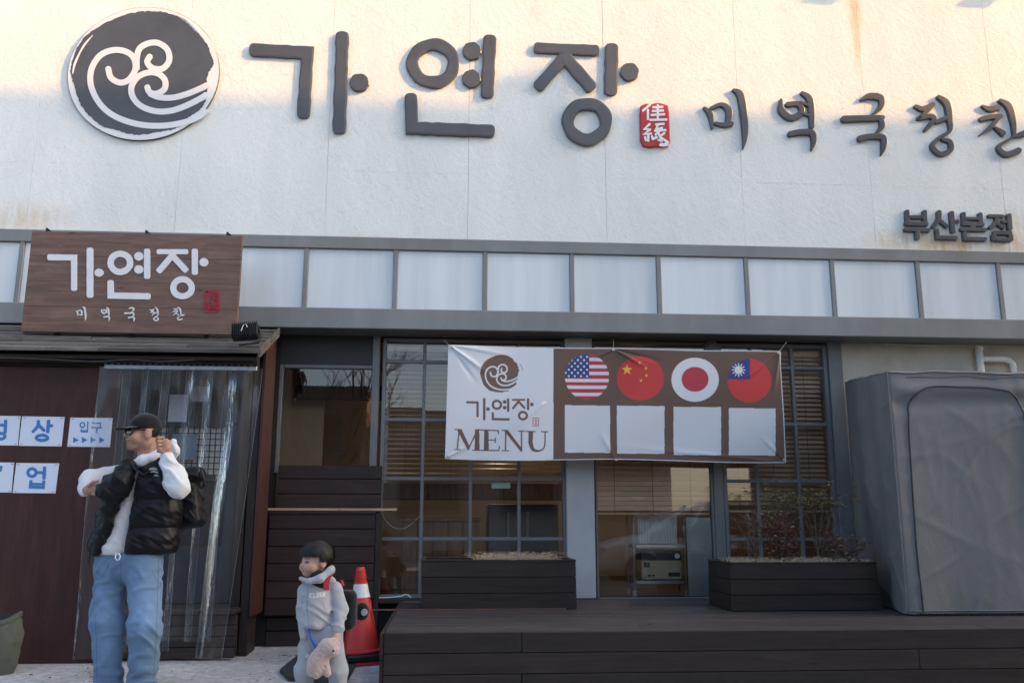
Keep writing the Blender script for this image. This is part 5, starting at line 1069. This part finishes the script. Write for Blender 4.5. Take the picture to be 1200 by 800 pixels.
def vest_front(P, r=0.): return cap(P, q(172,566,-.07), q(163,642,-.075), .085+r, .095+r)
def hoodie(P):
    d = smin(cap(P, q(188,566,-.04), q(172,642,-.03), .105, .112), cap(P, q(150,566,.05), q(136,642,.02), .10, .108), .08); d = smin(d, cap(P, q(156,575,-.05), q(134,640,-.06), .065, .076), .06)
    d = smax(d, q(140,650)[2]-P[:,2], .015)
    d = smin(d, chain(P, [SHL, ELL, q(197,541,-.195)], [.078,.070,.050]), .04); d = smin(d, chain(P, [q(197.5,539,-.195), q(196,535,-.19)], [.041,.040]), .006)
    d = smin(d, chain(P, [SHR, ELR, q(100,571,-.07)], [.075,.062,.050]), .04); d = smin(d, chain(P, [q(100,572.5,-.075), q(99.5,574.5,-.09)], [.040,.038]), .006)
    d = smin(d, chain(P, [q(156,545,-.09), q(167,540,-.11), q(182,535,-.09), q(194,528,-.06), q(203,518,-.06)], [.026,.036,.036,.028,.020], .02), .015); d = smin(d, chain(P, [q(203,518,-.06), q(206,527,-.05), q(200,538,-.02)], [.020,.024,.03], .02), .015); d = smin(d, chain(P, [q(156,545,-.09), q(162,543,.02), q(180,537,.06), q(196,532,.0)], [.026,.032,.034,.03], .02), .015)
    arm = np.minimum(np.linalg.norm(P-(SHL+ELL)/2, axis=1), np.linalg.norm(P-(ELL+WRL)/2, axis=1)); return d-.013*folds(P, 85, (.8,.3,1), .7, 2.0, 2)*np.clip(1.7-arm/.11, .3, 1)-.004*wob(P, 26, .4)
o = sdfpart('hoodie', hoodie, (q(86,560)[0], YM-.36, q(140,654)[2]), (q(250,560)[0], YM+.30, q(200,508)[2]), .006, m_cloth, man, const((.66,.68,.69)))
wx = [q(155,545,-.12), q(164,551,-.12), q(146,656,-.12), q(117,656,-.12), q(149,562,-.12)]
def vest(P):
    z = P[:,2]; zs = [q(190,y)[2] for y in (530, 557, 585.5, 618, 647)]; u = np.interp(-z, [-k for k in zs], np.arange(5)); puff = np.abs(np.sin(np.pi*u))**.45
    rr_ = .006+.020*puff+.006*wob(P, 60, .2)*puff+.004*creases(P, 70, (.5,.3,1), .3)**2*puff; d = smin(vest_core(P, rr_), vest_front(P, rr_), .06)
    d = smax(d, z-q(190,541)[2]-0.0, .03); d = smin(d, chain(P, [q(165,556,-.13), q(176,549,-.14), q(189,541,-.09), q(194,540,.03)], [.028,.032,.034,.03], .02), .02)
    d = smax(d, q(160,648.5)[2]-z, .012); d = smax(d, -chain(P, [SHL, ELL, WRL], [.083,.078,.06]), .015); d = smax(d, -chain(P, [SHR, ELR], [.08,.07]), .015)
    n = len(wx); e = None
    for i in range(n):
        a, b = wx[i], wx[(i+1) % n]; nx, nz = (b[2]-a[2]), -(b[0]-a[0]); l = math.hypot(nx, nz); h = ((P[:,0]-a[0])*nx+(P[:,2]-a[2])*nz)/l; m = sum((k[0]-a[0])*nx+(k[2]-a[2])*nz for k in wx); h = h if m < 0 else -h; e = h if e is None else np.maximum(e, h)
    e = np.maximum(e, P[:,1]-(YM-.01)); d = smax(d, -e, .012); return d
def vest_col(V):
    c = np.tile(A((.0075,.008,.010)), (len(V), 1)); m = pstrokes_mask(V, [(2.4, [(176,549.5),(180,548.5),(183,549.5)]), (1.6, [(176,553),(180,552),(184.5,553.5)]), (1.2, [(181,556.5),(185,557)])])*((V[:,1] < YM-.1)[:, None]); return c*(1-m*.8)+A((.5,.5,.5))*m*.8
o = sdfpart('vest', vest, (q(98,560)[0], YM-.30, q(160,652)[2]), (q(218,560)[0], YM+.32, q(190,528)[2]), .006, m_nylon, man, vest_col)
part('zip_edge', MB().tube([tuple(q(163.5,553,-.163)), tuple(q(158,585,-.172)), tuple(q(151,618,-.176)), tuple(q(146.5,647,-.170))], .005, 6), m_black, man)
part('drawcord', MB().tube([tuple(q(136,648,-.19)), tuple(q(135,653,-.20)), tuple(q(137,656,-.20)), tuple(q(140,655,-.20)), tuple(q(141,651,-.20)), tuple(q(139,648,-.19))], .004, 5), m_white, man)
part('vest_toggle', MB().tube([tuple(q(106,648,-.05)), tuple(q(104,656,-.06)), tuple(q(105,661,-.06))], [.004,.008,.003], 6), m_black, man)
def jeans(P):
    d = smin(cap(P, q(171,662,-.04), q(133,664,.03), .118, .118), cap(P, q(169,652,-.04), q(134,652,.03), .112, .112), .04)
    for (h, k, a, s) in (((170,668,-.05), (170,735,-.06), (166.5,806,-.03), .0), ((131,668,.04), (125,728,.02), (128.5,808,.02), 1.3)):
        d = smin(d, chain(P, [q(*h), q(*k), q(*a)], [.112,.102,.086], .06), .035)
    d = smax(d, P[:,2]-q(150,645)[2], .012); zz = P[:,2]; low = np.clip((q(150,770)[2]-zz)/.15, 0, 1); mk = np.clip(wob(P, 11, .5)*1.4+.2, 0, 1); w = .009*mk*folds(P, 46, (.9,.1,.9), .3, 2.6)+.008*(1-mk)*folds(P, 56, (-.6,.2,1), 1., 2.8)+.015*low*folds(P, 80, (.25,0,1), .5, 2., 2)+.007*wob(P, 15, 2.)+.004*wob(P, 33, .4)
    d = d-w+.006; return smax(d, .025-zz, .01)
def jeans_col(V):
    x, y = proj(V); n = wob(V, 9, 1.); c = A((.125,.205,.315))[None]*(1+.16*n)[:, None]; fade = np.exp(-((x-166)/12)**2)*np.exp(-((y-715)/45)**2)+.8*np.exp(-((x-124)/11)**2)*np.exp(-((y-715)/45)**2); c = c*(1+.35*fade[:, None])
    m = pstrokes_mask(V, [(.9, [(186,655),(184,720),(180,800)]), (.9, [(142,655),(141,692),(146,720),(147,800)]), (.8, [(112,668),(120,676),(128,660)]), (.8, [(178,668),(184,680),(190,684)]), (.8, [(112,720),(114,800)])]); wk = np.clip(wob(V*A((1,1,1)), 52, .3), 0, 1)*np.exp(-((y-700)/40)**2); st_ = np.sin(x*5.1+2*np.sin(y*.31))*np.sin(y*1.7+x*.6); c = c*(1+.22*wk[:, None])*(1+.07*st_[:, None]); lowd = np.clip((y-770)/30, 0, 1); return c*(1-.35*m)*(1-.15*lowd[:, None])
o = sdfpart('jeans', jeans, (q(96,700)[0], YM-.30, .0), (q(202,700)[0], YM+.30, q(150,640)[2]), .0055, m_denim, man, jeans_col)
def mcap(P):
    L = toL(P); d = elli(L, (-.014,0,.040), (.110,.090,.098)); d = smax(d, (.024-.10*L[:,0])-L[:,2], .006); d = smax(d, -elli(L, (-.014,0,.034), (.100,.080,.088)), .003)
    d = smax(d, -cap(L, (-.2,0,.02), (-.10,0,.02), .026), .006)
    b = elli(L, (.090,0,.040), (.105,.080,.10)); bz = L[:,2]-(.032-.02*(L[:,0]-.09)/.1-1.6*L[:,1]**2); b = np.maximum(np.hypot((L[:,0]-.085)/.105, L[:,1]/.080)-1, -9)*.08; b = smax(b, np.abs(bz)-.004, .004); b = smax(b, .06-L[:,0], .004)
    d = smin(d, b, .008); return smin(d, elli(L, (-.014,0,.138), (.010,.010,.006)), .003)
o = sdfpart('cap', mcap, toW((-.02,0,.06))-A((.23,.14,.12)), toW((.0,0,.06))+A((.16,.14,.12)), .0035, m_cloth, man, const((.007,.007,.0075)))
for s in (-1, 1):
    mb = MB(); ring = [tuple(toW((.120-.48*abs(s*.036+.027*math.cos(a)), s*.036+.027*math.copysign(abs(math.cos(a))**.7, math.cos(a)), -.001+.022*math.copysign(abs(math.sin(a))**.7, math.sin(a))))) for a in [2*math.pi*i/18 for i in range(18)]]
    mb.add(ring, [tuple(range(18))]); g_ = part('lens', mb, flat('dark_lens', (.012,.012,.014), .08, 0, .6) if 'dark_lens' not in bpy.data.materials else bpy.data.materials['dark_lens'], man)
    part('glasses_frame', MB().tube(ring, .0042, 6, closed=True), m_black, man)
    part('glasses_temple', MB().tube([tuple(toW((.090,s*.064,.012))), tuple(toW((.05,s*.076,.014))), tuple(toW((-.008,s*.089,.012))), tuple(toW((-.03,s*.088,-.006)))], .004, 6), m_black, man)
part('glasses_bridge', MB().tube([tuple(toW((.116,-.010,.008))), tuple(toW((.119,0,.010))), tuple(toW((.116,.010,.008)))], .0035, 6), m_black, man)
for (a, d_) in (((167,806), -.02), ((128.5,808), .02)):
    o = sdfpart('shoe', lambda P: smax(smin(elli(P, q(a[0]-7, a[1]+2, d_-.05), (.075,.13,.055)), cap(P, q(a[0], a[1]-3, d_), q(a[0]-3, a[1], d_-.02), .05), .03), .004-P[:,2], .01), (q(a[0],806)[0]-.2, YM-.3, 0), (q(a[0],806)[0]+.15, YM+.2, .14), .008, m_cloth, man, const((.02,.02,.022)))
# bag held at the chest and backpack on the shoulder
bg = thing('black_bag', 'crumpled black bag clutched against the chest of the man', 'bag', tuple(q(135,600,-.2)))
def bundle(P):
    d = smin(cap(P, q(150,546,-.13), q(142,565,-.19), .050, .070), cap(P, q(142,562,-.19), q(124,574,-.215), .066, .058), .04); d = smin(d, cap(P, q(140,575,-.19), q(128,592,-.17), .055, .05), .04); d = smin(d, cap(P, q(127,563,-.18), q(119,577,-.21), .035, .030), .03)
    d = smin(d, chain(P, [q(131,592,-.17), q(122,625,-.13), q(112,648,-.09)], [.042,.036,.026], .03), .03)
    return d-.010*creases(P, 26, (.5,.3,1), .2, 2.6)**2-.006*wob(P, 48, .8)-.004*creases(P, 60, (1,.2,-.4), .9, 2.5)**3
sdfpart('bag_body', bundle, (q(100,560)[0], YM-.34, q(140,655)[2]), (q(172,560)[0], YM+.02, q(140,526)[2]), .006, m_nylon, bg, const((.010,.0105,.012)))
part('strap', MB().tube([tuple(q(152,541,-.18)), tuple(q(160,551,-.19)), tuple(q(168,556,-.185)), tuple(q(176,552,-.185))], .008, 6), m_black, bg)
bp = thing('backpack', 'large black backpack on the back of the man in the vest', 'backpack', tuple(q(218,625,.2)))
ang = math.radians(-12); Rb = np.array([[math.cos(ang), 0, -math.sin(ang)], [0, 1, 0], [math.sin(ang), 0, math.cos(ang)]])
def pack(P):
    d = rbox(P, q(217,585,.17), (.105,.12,.205), .05, Rb); d = smin(d, rbox(P, q(228,556,.13), (.06,.09,.045), .03, Rb), .03); d = smin(d, rbox(P, q(224,596,.10), (.055,.05,.11), .03, Rb), .012); return d-.008*creases(P, 38, (.4,.2,1), .6)**2-.004*wob(P, 40, .3)
sdfpart('pack_body', pack, (q(190,580)[0], YM-.06, q(215,632)[2]), (q(248,580)[0], YM+.36, q(215,536)[2]), .0065, m_nylon, bp, const((.011,.0115,.013)))
part('strap', MB().tube([tuple(q(236,552,.05)), tuple(q(239,560,.04)), tuple(q(240,567,.05)), tuple(q(236,572,.06))], [.012,.012,.010,.006], 6), m_black, bp)
part('strap', MB().tube([tuple(q(222,598,.0)), tuple(q(228,606,.01)), tuple(q(234,602,.03))], [.007,.007,.004], 6), m_black, bp)
part('shoulder_strap', MB().tube([tuple(q(214,556,.06)), tuple(q(206,545,-.02)), tuple(q(196,541,-.02))], .016, 8), m_black, bp)
# ---- child
YC = pix(376, 832, Z=0).y
def k(px_, py_, d=0.): return A(pix(px_, py_, YC+d))
kid = thing('person', 'small child in pale grey hooded tracksuit holding a plush toy by the cone', 'person', (k(375,800)[0], YC, 0))
toC, toCW = headframe(k(369.5,656), math.radians(38), -.03)
def kid_head(P):
    L = toC(P)/1.06; d = elli(L, (-.012,0,.018), (.086,.074,.076)); d = smin(d, elli(L, (.020,0,-.032), (.060,.058,.056)), .03); d = smin(d, cap(L, (.056,-.006,-.072), (.056,.006,-.072), .016), .025); d = smin(d, cap(L, (.076,0,-.010), (.086,0,-.028), .006, .010), .010)
    d = smin(d, cap(L, (.073,-.012,-.052), (.073,.012,-.052), .008), .006)
    for s in (-1, 1): d = smin(d, elli(L, (.046,s*.032,-.036), (.036,.030,.030)), .015); d = smin(d, elli(L, (-.010,s*.073,-.018), (.020,.010,.026)), .006)
    return smin(d*1.06, cap(P, toCW((-.02,0,-.06)), toCW((-.03,0,-.14)), .042, .045), .02)
HL = k(392,751,-.12); WL_ = k(394,743,-.08)
FK = [((388.5+2.2*i, 748.5+.3*i, -.150), (387.5+2.3*i, 752.5+.2*i, -.158), (388.5+2.2*i, 756-.3*i, -.150)) for i in range(4)]
def kid_body(P):
    d = kid_head(P); d = smin(d, cap(P, k(374,692), k(374,725), .065, .055), .04); d = smin(d, chain(P, [k(393,690,.0), k(398,716,.0), WL_], [.038,.032,.024]), .02); d = smin(d, chain(P, [k(357,690,.03), k(356,716,.02), k(358,742,-.03)], [.038,.03,.022]), .02)
    for p in (((367,745,.02), (357,786,-.02), (356,822,.02)), ((388,745,-.02), (393,786,-.04), (393,824,.0))): d = smin(d, chain(P, [k(*x) for x in p], [.055,.042,.032]), .03); d = smin(d, cap(P, k(*p[2]), k(p[2][0]-9, p[2][1]+4, p[2][2]-.06), .03, .025), .02)
    d = smin(d, smin(elli(P, HL, (.026,.020,.022)), cap(P, HL, WL_, .020, .020), .015), .01); d = smin(d, elli(P, k(359,746,-.03), (.016,.014,.022)), .012)
    for f in FK: d = smin(d, chain(P, [k(*x) for x in f], [.0065,.006,.0055], .003), .003)
    return smin(d, chain(P, [k(388,750,-.13), k(386.5,753.5,-.15), k(389,755.5,-.155)], [.007,.0065,.006], .003), .003)
def kid_col(V):
    c = np.tile(A((.50,.30,.215)), (len(V), 1)); L = toC(V)/1.06
    ck = sum(np.exp(-((L[:,0]-.065)/.03)**2-((L[:,1]-s*.035)/.022)**2-((L[:,2]+.035)/.02)**2) for s in (-1,1))[:, None]; c = c*(1-.3*ck)+A((.55,.20,.16))*.3*ck
    def dab(y0, z0, wy, wz, col, s_): 
        nonlocal c
        m = (np.exp(-((L[:,1]-y0)/wy)**4-((L[:,2]-z0)/wz)**4)*(L[:,0] > .03))[:, None]*s_; c = c*(1-m)+A(col)*m
    for s in (-1, 1): dab(s*.030, -.006, .014, .0065, (.02,.015,.013), 1.); dab(s*.030, .013, .016, .004, (.05,.03,.025), .7)
    dab(0, -.053, .016, .005, (.40,.10,.10), .7); return c
sdfpart('body', kid_body, (k(340,700)[0], YC-.30, 0), (k(416,700)[0], YC+.22, k(372,628)[2]), .004, m_skin, kid, kid_col)
def hair(P):
    L = toC(P)/1.06; n = .005*np.sin(L[:,1]*240+3*np.sin(L[:,0]*70))+.003*np.sin(L[:,0]*210+L[:,1]*60)
    d = elli(L, (-.014,0,.026), (.096,.084,.080))-n*.8; cut = np.where(L[:,0] > .03, .030+n*1.6, np.where(L[:,0] > -.015, .030-(.03-L[:,0])*.9, -.012-(-.015-L[:,0])*.9)); d = smax(d, cut-L[:,2], .006); return smax(d, -elli(L, (-.012,0,.016), (.080,.068,.070)), .002)*1.06
sdfpart('hair', hair, toCW((0,0,.03))-A((.13,.13,.13)), toCW((0,0,.03))+A((.13,.13,.12)), .0035, m_hair, kid)
hb_ = MB()
for _ in range(1500):
    a = random.uniform(-math.pi, math.pi); ca, sa = math.cos(a), math.sin(a); zend = (.030+random.uniform(-.012,.012)) if ca > .35 else (.0+random.uniform(-.015,.015) if ca > -.25 else -.050+random.uniform(-.015,.015))
    cr = A((-.30+random.uniform(-.2,.2), random.uniform(-.25,.25), .95)); ez = min(max((zend-.026)/.082, -.95), .5); er = math.sqrt(1-ez*ez); en = A((ca*er, sa*er, ez)); pts = []; off = 1.0+random.uniform(.0,.10); lift = random.uniform(-.01,.07); t0 = random.uniform(0,.55)
    for j in range(6):
        t = t0+(1-t0)*j/5; v_ = cr*(1-t)+en*t; v_ = v_/np.linalg.norm(v_); pts.append(toCW((A((-.014,0,.026))+v_*A((.097,.085,.081))*(off+.02*math.sin(t*3)+lift*max(0,t-.6)))*1.06))
    sd = np.cross(pts[-1]-pts[0], pts[2]-A(toCW((-.014,0,.02)))); sd = sd/max(np.linalg.norm(sd), 1e-6)
    hb_.grid([[p-sd*w_, p+sd*w_] for p, w_ in zip(pts, (.0022,.0026,.0026,.0024,.0018,.0005))])
o = part('hair_locks', hb_, mat('hair_lock', (.022,.017,.014), (.006,.005,.0045), .55, 0, 40, bump=0), kid); o['kind'] = 'stuff'
def khood(P):
    d = smin(cap(P, k(374,694,.0), k(373,728,.0), .082, .093), cap(P, k(366,700,-.03), k(368,728,-.04), .056, .064), .05); d = smax(d, k(370,734.5)[2]-P[:,2], .012)
    d = smin(d, chain(P, [k(392,690,.0), k(399,714,.0), k(395,738,-.07)], [.050,.045,.036]), .02); d = smin(d, chain(P, [k(358,692,.03), k(356,716,.02), k(358,744,-.03)], [.05,.045,.038]), .03); d = smin(d, cap(P, k(395,739,-.07), k(394.5,743,-.075), .031, .030), .004)
    d = smin(d, chain(P, [k(352.5,677.5,-.06), k(362,681,-.11), k(375,678,-.10), k(386,669,-.05), k(388,666,.03)], [.014,.020,.024,.024,.026], .012), .012); d = smin(d, chain(P, [k(352.5,677.5,-.06), k(358,680,.03), k(372,678,.08), k(388,668,.04)], [.014,.02,.035,.03], .012), .012); d = smin(d, elli(P, k(386,684,.08), (.05,.035,.055)), .02)
    return d-.009*np.clip((k(370,686)[2]-P[:,2])/.03, 0, 1)*np.clip(wob(P, 16, .3)*1.5+.5, 0, 1)*folds(P, 95, (.5,.2,1), .5, 2.4, 2)-.004*wob(P, 30, .9)+.002
LET = [(1.2, [(366,695.5),(363.5,695.2),(363,698.5),(366,699.3)]), (1.2, [(368,694.8),(368,699.4),(370,699.4)]), (1.2, [(373.5,694.6),(371.5,694.6),(371.5,699),(373.5,699)]), (1., [(371.5,696.8),(373.2,696.8)]), (1.2, [(377,694.2),(375,694.2),(375,698.6),(377,698.6)]), (1., [(375,696.4),(376.7,696.4)]), (1.2, [(378.6,698.4),(378.6,693.8),(381,694.2),(380.6,696),(378.8,696.2),(381,698.2)])]
def khood_col(V):
    c = np.tile(A((.37,.385,.405)), (len(V), 1))*(1+.05*np.sin(V[:,2:3]*900)*0+.06*wob(V, 300, .2)[:, None]); fr = (V[:,1] < YC-.02)[:, None]; m = pstrokes_mask(V, LET)*fr; c = c*(1-m)+A((.70,.72,.74))*m
    m = pstrokes_mask(V, [(1.1, [(372,690.5),(376,689.5),(380,690)]), (.9, [(374,692),(379,691.5)])])*fr; c = c*(1-.7*m)+A((.10,.08,.08))*.7*m; m = pstrokes_mask(V, [(.7, [(361,683),(359.5,710),(362,733)]), (.7, [(378,706),(382,716),(388,722)])])*fr; return c*(1-.45*m)
sdfpart('hooded_jacket', khood, (k(342,700)[0], YC-.26, k(370,748)[2]), (k(414,700)[0], YC+.2, k(372,658)[2]), .0045, m_cloth, kid, khood_col)
def kpants(P):
    d = smin(cap(P, k(366,738,.02), k(388,738,-.01), .070), cap(P, k(368,746,.02), k(386,746,-.02), .072), .03)
    for p in (((365,746,.02), (357,786,-.02), (357,820,.02)), ((389,746,-.02), (396,786,-.04), (396,822,.0))): d = smin(d, chain(P, [k(*x) for x in p], [.068,.058,.046], .04), .015)
    d = smax(d, P[:,2]-k(370,731)[2], .01); return smax(d-.009*np.clip(wob(P, 14, .8)*1.5+.3, 0, 1)*folds(P, 75, (.9,.2,.7), .4, 2.4, 2)-.004*wob(P, 24, .2)+.003, .02-P[:,2], .01)
sdfpart('trousers', kpants, (k(340,760)[0], YC-.22, 0), (k(420,760)[0], YC+.2, k(370,726)[2]), .005, m_cloth, kid, const((.34,.355,.375)))
sdfpart('collar', lambda P: cap(P, k(372,676,-.035), k(376,684,-.03), .047), k(374,680)-A((.12,.12,.1)), k(374,680)+A((.12,.12,.1)), .006, m_cloth, kid, const((.015,.015,.018)))
for p in ((356,824,.02), (393,826,.0)): sdfpart('shoe', lambda P: smax(elli(P, k(p[0]-4,p[1],p[2]-.03), (.05,.09,.045)), .004-P[:,2], .008), (k(p[0],824)[0]-.12, YC-.2, 0), (k(p[0],824)[0]+.1, YC+.15, .1), .007, m_cloth, kid, const((.5,.5,.52)))
m_redst = flat('red_webbing', (.42,.02,.045), .6)
kb = thing('backpack', 'small black backpack with red straps on the back of the child', 'backpack', tuple(k(412,740,.1)))
sdfpart('pack_body', lambda P: smin(rbox(P, k(404,714,.10), (.075,.06,.12), .045), elli(P, k(424,716,.16), (.045,.03,.055)), .02)-.003*wob(P, 50, .4), (k(382,714)[0], YC-.05, k(404,745)[2]), (k(440,714)[0], YC+.3, k(404,682)[2]), .006, m_cloth, kb, const((.010,.010,.011)))
b0 = k(427,717,.115); part('round_badge', MB().tube([b0, b0+A((0,.008,0))], .021, 16), mat('badge_silver', (.50,.56,.54), (.30,.36,.35), .35, .3, 60), kb)
st = [k(388,672,-.03), k(384.5,677,-.075), k(383,684,-.098), k(383,691,-.105)]
mb = MB()
for a, b in zip(st[:-1], st[1:]): mb.hexa([a+A((-.018,-.006,0)), a+A((.014,-.006,0)), a+A((.014,.012,0)), a+A((-.018,.012,0))], [b+A((-.018,-.006,0)), b+A((.014,-.006,0)), b+A((.014,.012,0)), b+A((-.018,.012,0))])
part('shoulder_strap', mb, m_redst, kb)
part('shoulder_strap', MB().tube([k(356,704,-.045), k(358,710,-.06), k(360,717,-.07), k(359,722,-.06)], [.012,.016,.014,.008], 6), flat('plum_webbing', (.22,.02,.09), .6), kb)
part('red_tab', MB().tube([k(400,680,.07), k(402,686,.05)], .010, 6), m_redst, kb)
ly = tag(part('lanyard', MB().tube([k(359,722,-.07), k(360,730,-.085), k(362,737,-.10), k(365,748,-.105), k(370,757,-.115), k(374,764,-.10)], [.004,.004,.005,.009,.011,.006], 6), flat('blue_ribbon', (.03,.09,.42), .5)), 'blue ribbon hanging down the front of the child', 'ribbon')
ty = thing('plush_toy', 'pinkish beige plush animal hanging from the hand of the child', 'plush toy', tuple(k(374,795,-.15)))
def toy(P):
    d = elli(P, k(384,758.5,-.165), (.058,.045,.056)); d = smin(d, elli(P, k(391,762,-.185), (.030,.035,.030)), .02); d = smin(d, cap(P, k(392,752,-.15), k(395,756,-.16), .026, .018), .02); d = smin(d, elli(P, k(371,777,-.155), (.055,.05,.068)), .025); d = smin(d, cap(P, k(376,768,-.155), k(372,782,-.155), .048, .05), .03)
    for (a, b) in (((370,782,-.18), (370.5,790,-.185)), ((381,777,-.17), (383.5,788,-.175)), ((364,782,-.14), (364,787,-.14))): d = smin(d, cap(P, k(*a), k(*b), .022, .023), .012)
    return smin(d, elli(P, k(360.5,768.5,-.13), (.012,.012,.014)), .006)-.003*wob(P, 190, .3)
sdfpart('plush_body', toy, k(374,772,-.16)-A((.16,.12,.17)), k(374,772,-.16)+A((.16,.13,.17)), .0045, m_plush, ty, const((.50,.37,.32)))
e0 = k(390.5,762.3,-.222); part('eye', MB().lathe([(.001,-.006),(.006,-.003),(.007,0),(.006,.003),(.001,.006)], 10, tuple(e0)), flat('eye_black', (.01,.01,.01), .15), ty, smooth=True)
# ------------------------------------------------------------------ bare street tree and parked car behind and beside the viewer (seen in the glass)
bt_ = thing('bare_tree', 'leafless street tree standing across from the restaurant windows', 'tree', (-3.0, -3.6, 0)); tr_, br_ = MB(), MB(); rnd = random.Random(5)
def limb(p, d, l, r, lev):
    pts = [p]; dd = Vector(d)
    for _ in range(4): dd = (dd+Vector((rnd.uniform(-.16,.16), rnd.uniform(-.16,.16), rnd.uniform(-.03,.10)))).normalized(); pts.append(pts[-1]+dd*l/4)
    (tr_ if lev == 0 else br_).tube(pts, [r*(1-.11*i) for i in range(5)], 8 if lev < 2 else 4, cap=False)
    if lev < 5:
        for _ in range(3 if lev else 5):
            q_ = pts[rnd.choice((2,3,4,4))]; a = rnd.uniform(0, 6.3); s = rnd.uniform(.5,.95); limb(q_, (dd+Vector((math.cos(a)*s, math.sin(a)*s, rnd.uniform(-.1,.4)))).normalized(), l*rnd.uniform(.55,.75), r*.52, lev+1)
limb(Vector((-3.0,-3.6,0)), (0.02,0,1), 2.6, .13, 0)
part('trunk', tr_, m_twig, bt_, smooth=True); part('crown', br_, m_twig, bt_, smooth=True)
CX, CY = 2.35, 1.75
car = thing('parked_car', 'white hatchback parked beside the viewer, seen in the window glass', 'car', (CX+2.1, CY, 0))
m_carp = flat('car_white', (.72,.73,.74), .25, 0, .5); m_carg = flat('car_glass', (.02,.025,.03), .05, 0, .6); m_tyre = flat('tyre', (.015,.015,.016), .8); m_hub = flat('wheel_alloy', (.35,.36,.37), .3, .8)
ST = [(0,.45,.62,.55),(.12,.30,.72,.74),(.55,.24,.86,.83),(1.05,.24,.93,.86),(1.6,.22,.96,.88),(2.6,.22,.97,.88),(3.5,.24,.96,.86),(4.0,.30,.92,.80),(4.2,.42,.80,.70)]
P = []
for (x, zl_, zh, w) in ST:
    r = []
    for i in range(25):
        a = math.pi*2*i/24; c_, s_ = math.cos(a), math.sin(a); e = .45; r.append((CX+x, CY+w*math.copysign(abs(c_)**e, c_), (zl_+zh)/2+(zh-zl_)/2*math.copysign(abs(s_)**e, s_)))
    P.append(r)
part('body', MB().grid(P), m_carp, car, smooth=True)
GH = [(.95,.92,.93,.80),(1.55,.92,1.28,.74),(2.0,.92,1.44,.70),(2.9,.92,1.46,.68),(3.6,.92,1.36,.66),(4.05,.90,.92,.66)]
def gh(m0, m1, k, sc): 
    P = []
    for (x, zl_, zh, w) in GH:
        P.append([(CX+x*1.0, CY+sgn*ww*sc, zz_) for sgn, ww, zz_ in ((-1,w*1.12,zl_),(-1,w*1.02,zl_+(zh-zl_)*.75),(-1,w*.85,zh-.01),(0,0,zh+.015),(1,w*.85,zh-.01),(1,w*1.02,zl_+(zh-zl_)*.75),(1,w*1.12,zl_))])
    return MB().grid(P)
part('cabin_glass', gh(0, 0, 0, .995), m_carg, car, smooth=True)
part('roof', MB().grid([[(CX+x, CY+sg_*w*f_, zh+.012+.012*(1-f_)) for sg_, f_ in ((-1,.9),(-1,.45),(0,0),(1,.45),(1,.9))] for (x, _, zh, w) in GH[2:5]]), m_carp, car, smooth=True)
for x in (1.52, 2.55, 3.45): 
    for sg_ in (-1, 1): part('pillar', MB().tube([(CX+x, CY+sg_*.83, .93), (CX+x+(.38 if x < 2 else .05), CY+sg_*.64, 1.44)], .035, 6), m_carp, car)
for x in (.80, 3.38):
    for sg_ in (-1, 1):
        y = CY+sg_*.80; w = part('wheel', MB().tube([(CX+x, y-.10*sg_, .32), (CX+x, y+.085*sg_, .32)], .32, 28), m_tyre, car)
        part('hub', MB().tube([(CX+x, y+.086*sg_, .32), (CX+x, y+.095*sg_, .32)], .06, 12), m_hub, w)
        part('rim', MB().tube([(CX+x+.21*math.cos(a), y+.09*sg_, .32+.21*math.sin(a)) for a in [2*math.pi*i/24 for i in range(24)]], .018, 6, closed=True), m_hub, w)
        for s_ in range(5):
            a = 2*math.pi*s_/5; part('spoke', MB().tube([(CX+x, y+.09*sg_, .32), (CX+x+.2*math.cos(a), y+.09*sg_, .32+.2*math.sin(a))], .022, 6), m_hub, w)
for sg_ in (-1, 1):
    part('headlight', MB().box(CX+.02, CX+.20, CY+sg_*.62-.12, CY+sg_*.62+.12, .62, .74, .03), flat('headlight', (.6,.62,.64), .1), car)
    part('door_handle', MB().box(CX+2.2, CX+2.38, CY+sg_*.885-.012, CY+sg_*.885+.012, .80, .825, .005), m_hub, car)
    part('mirror', MB().box(CX+1.42, CX+1.56, CY+sg_*.95-.07, CY+sg_*.95+.07, .95, 1.07, .03), m_carp, car)
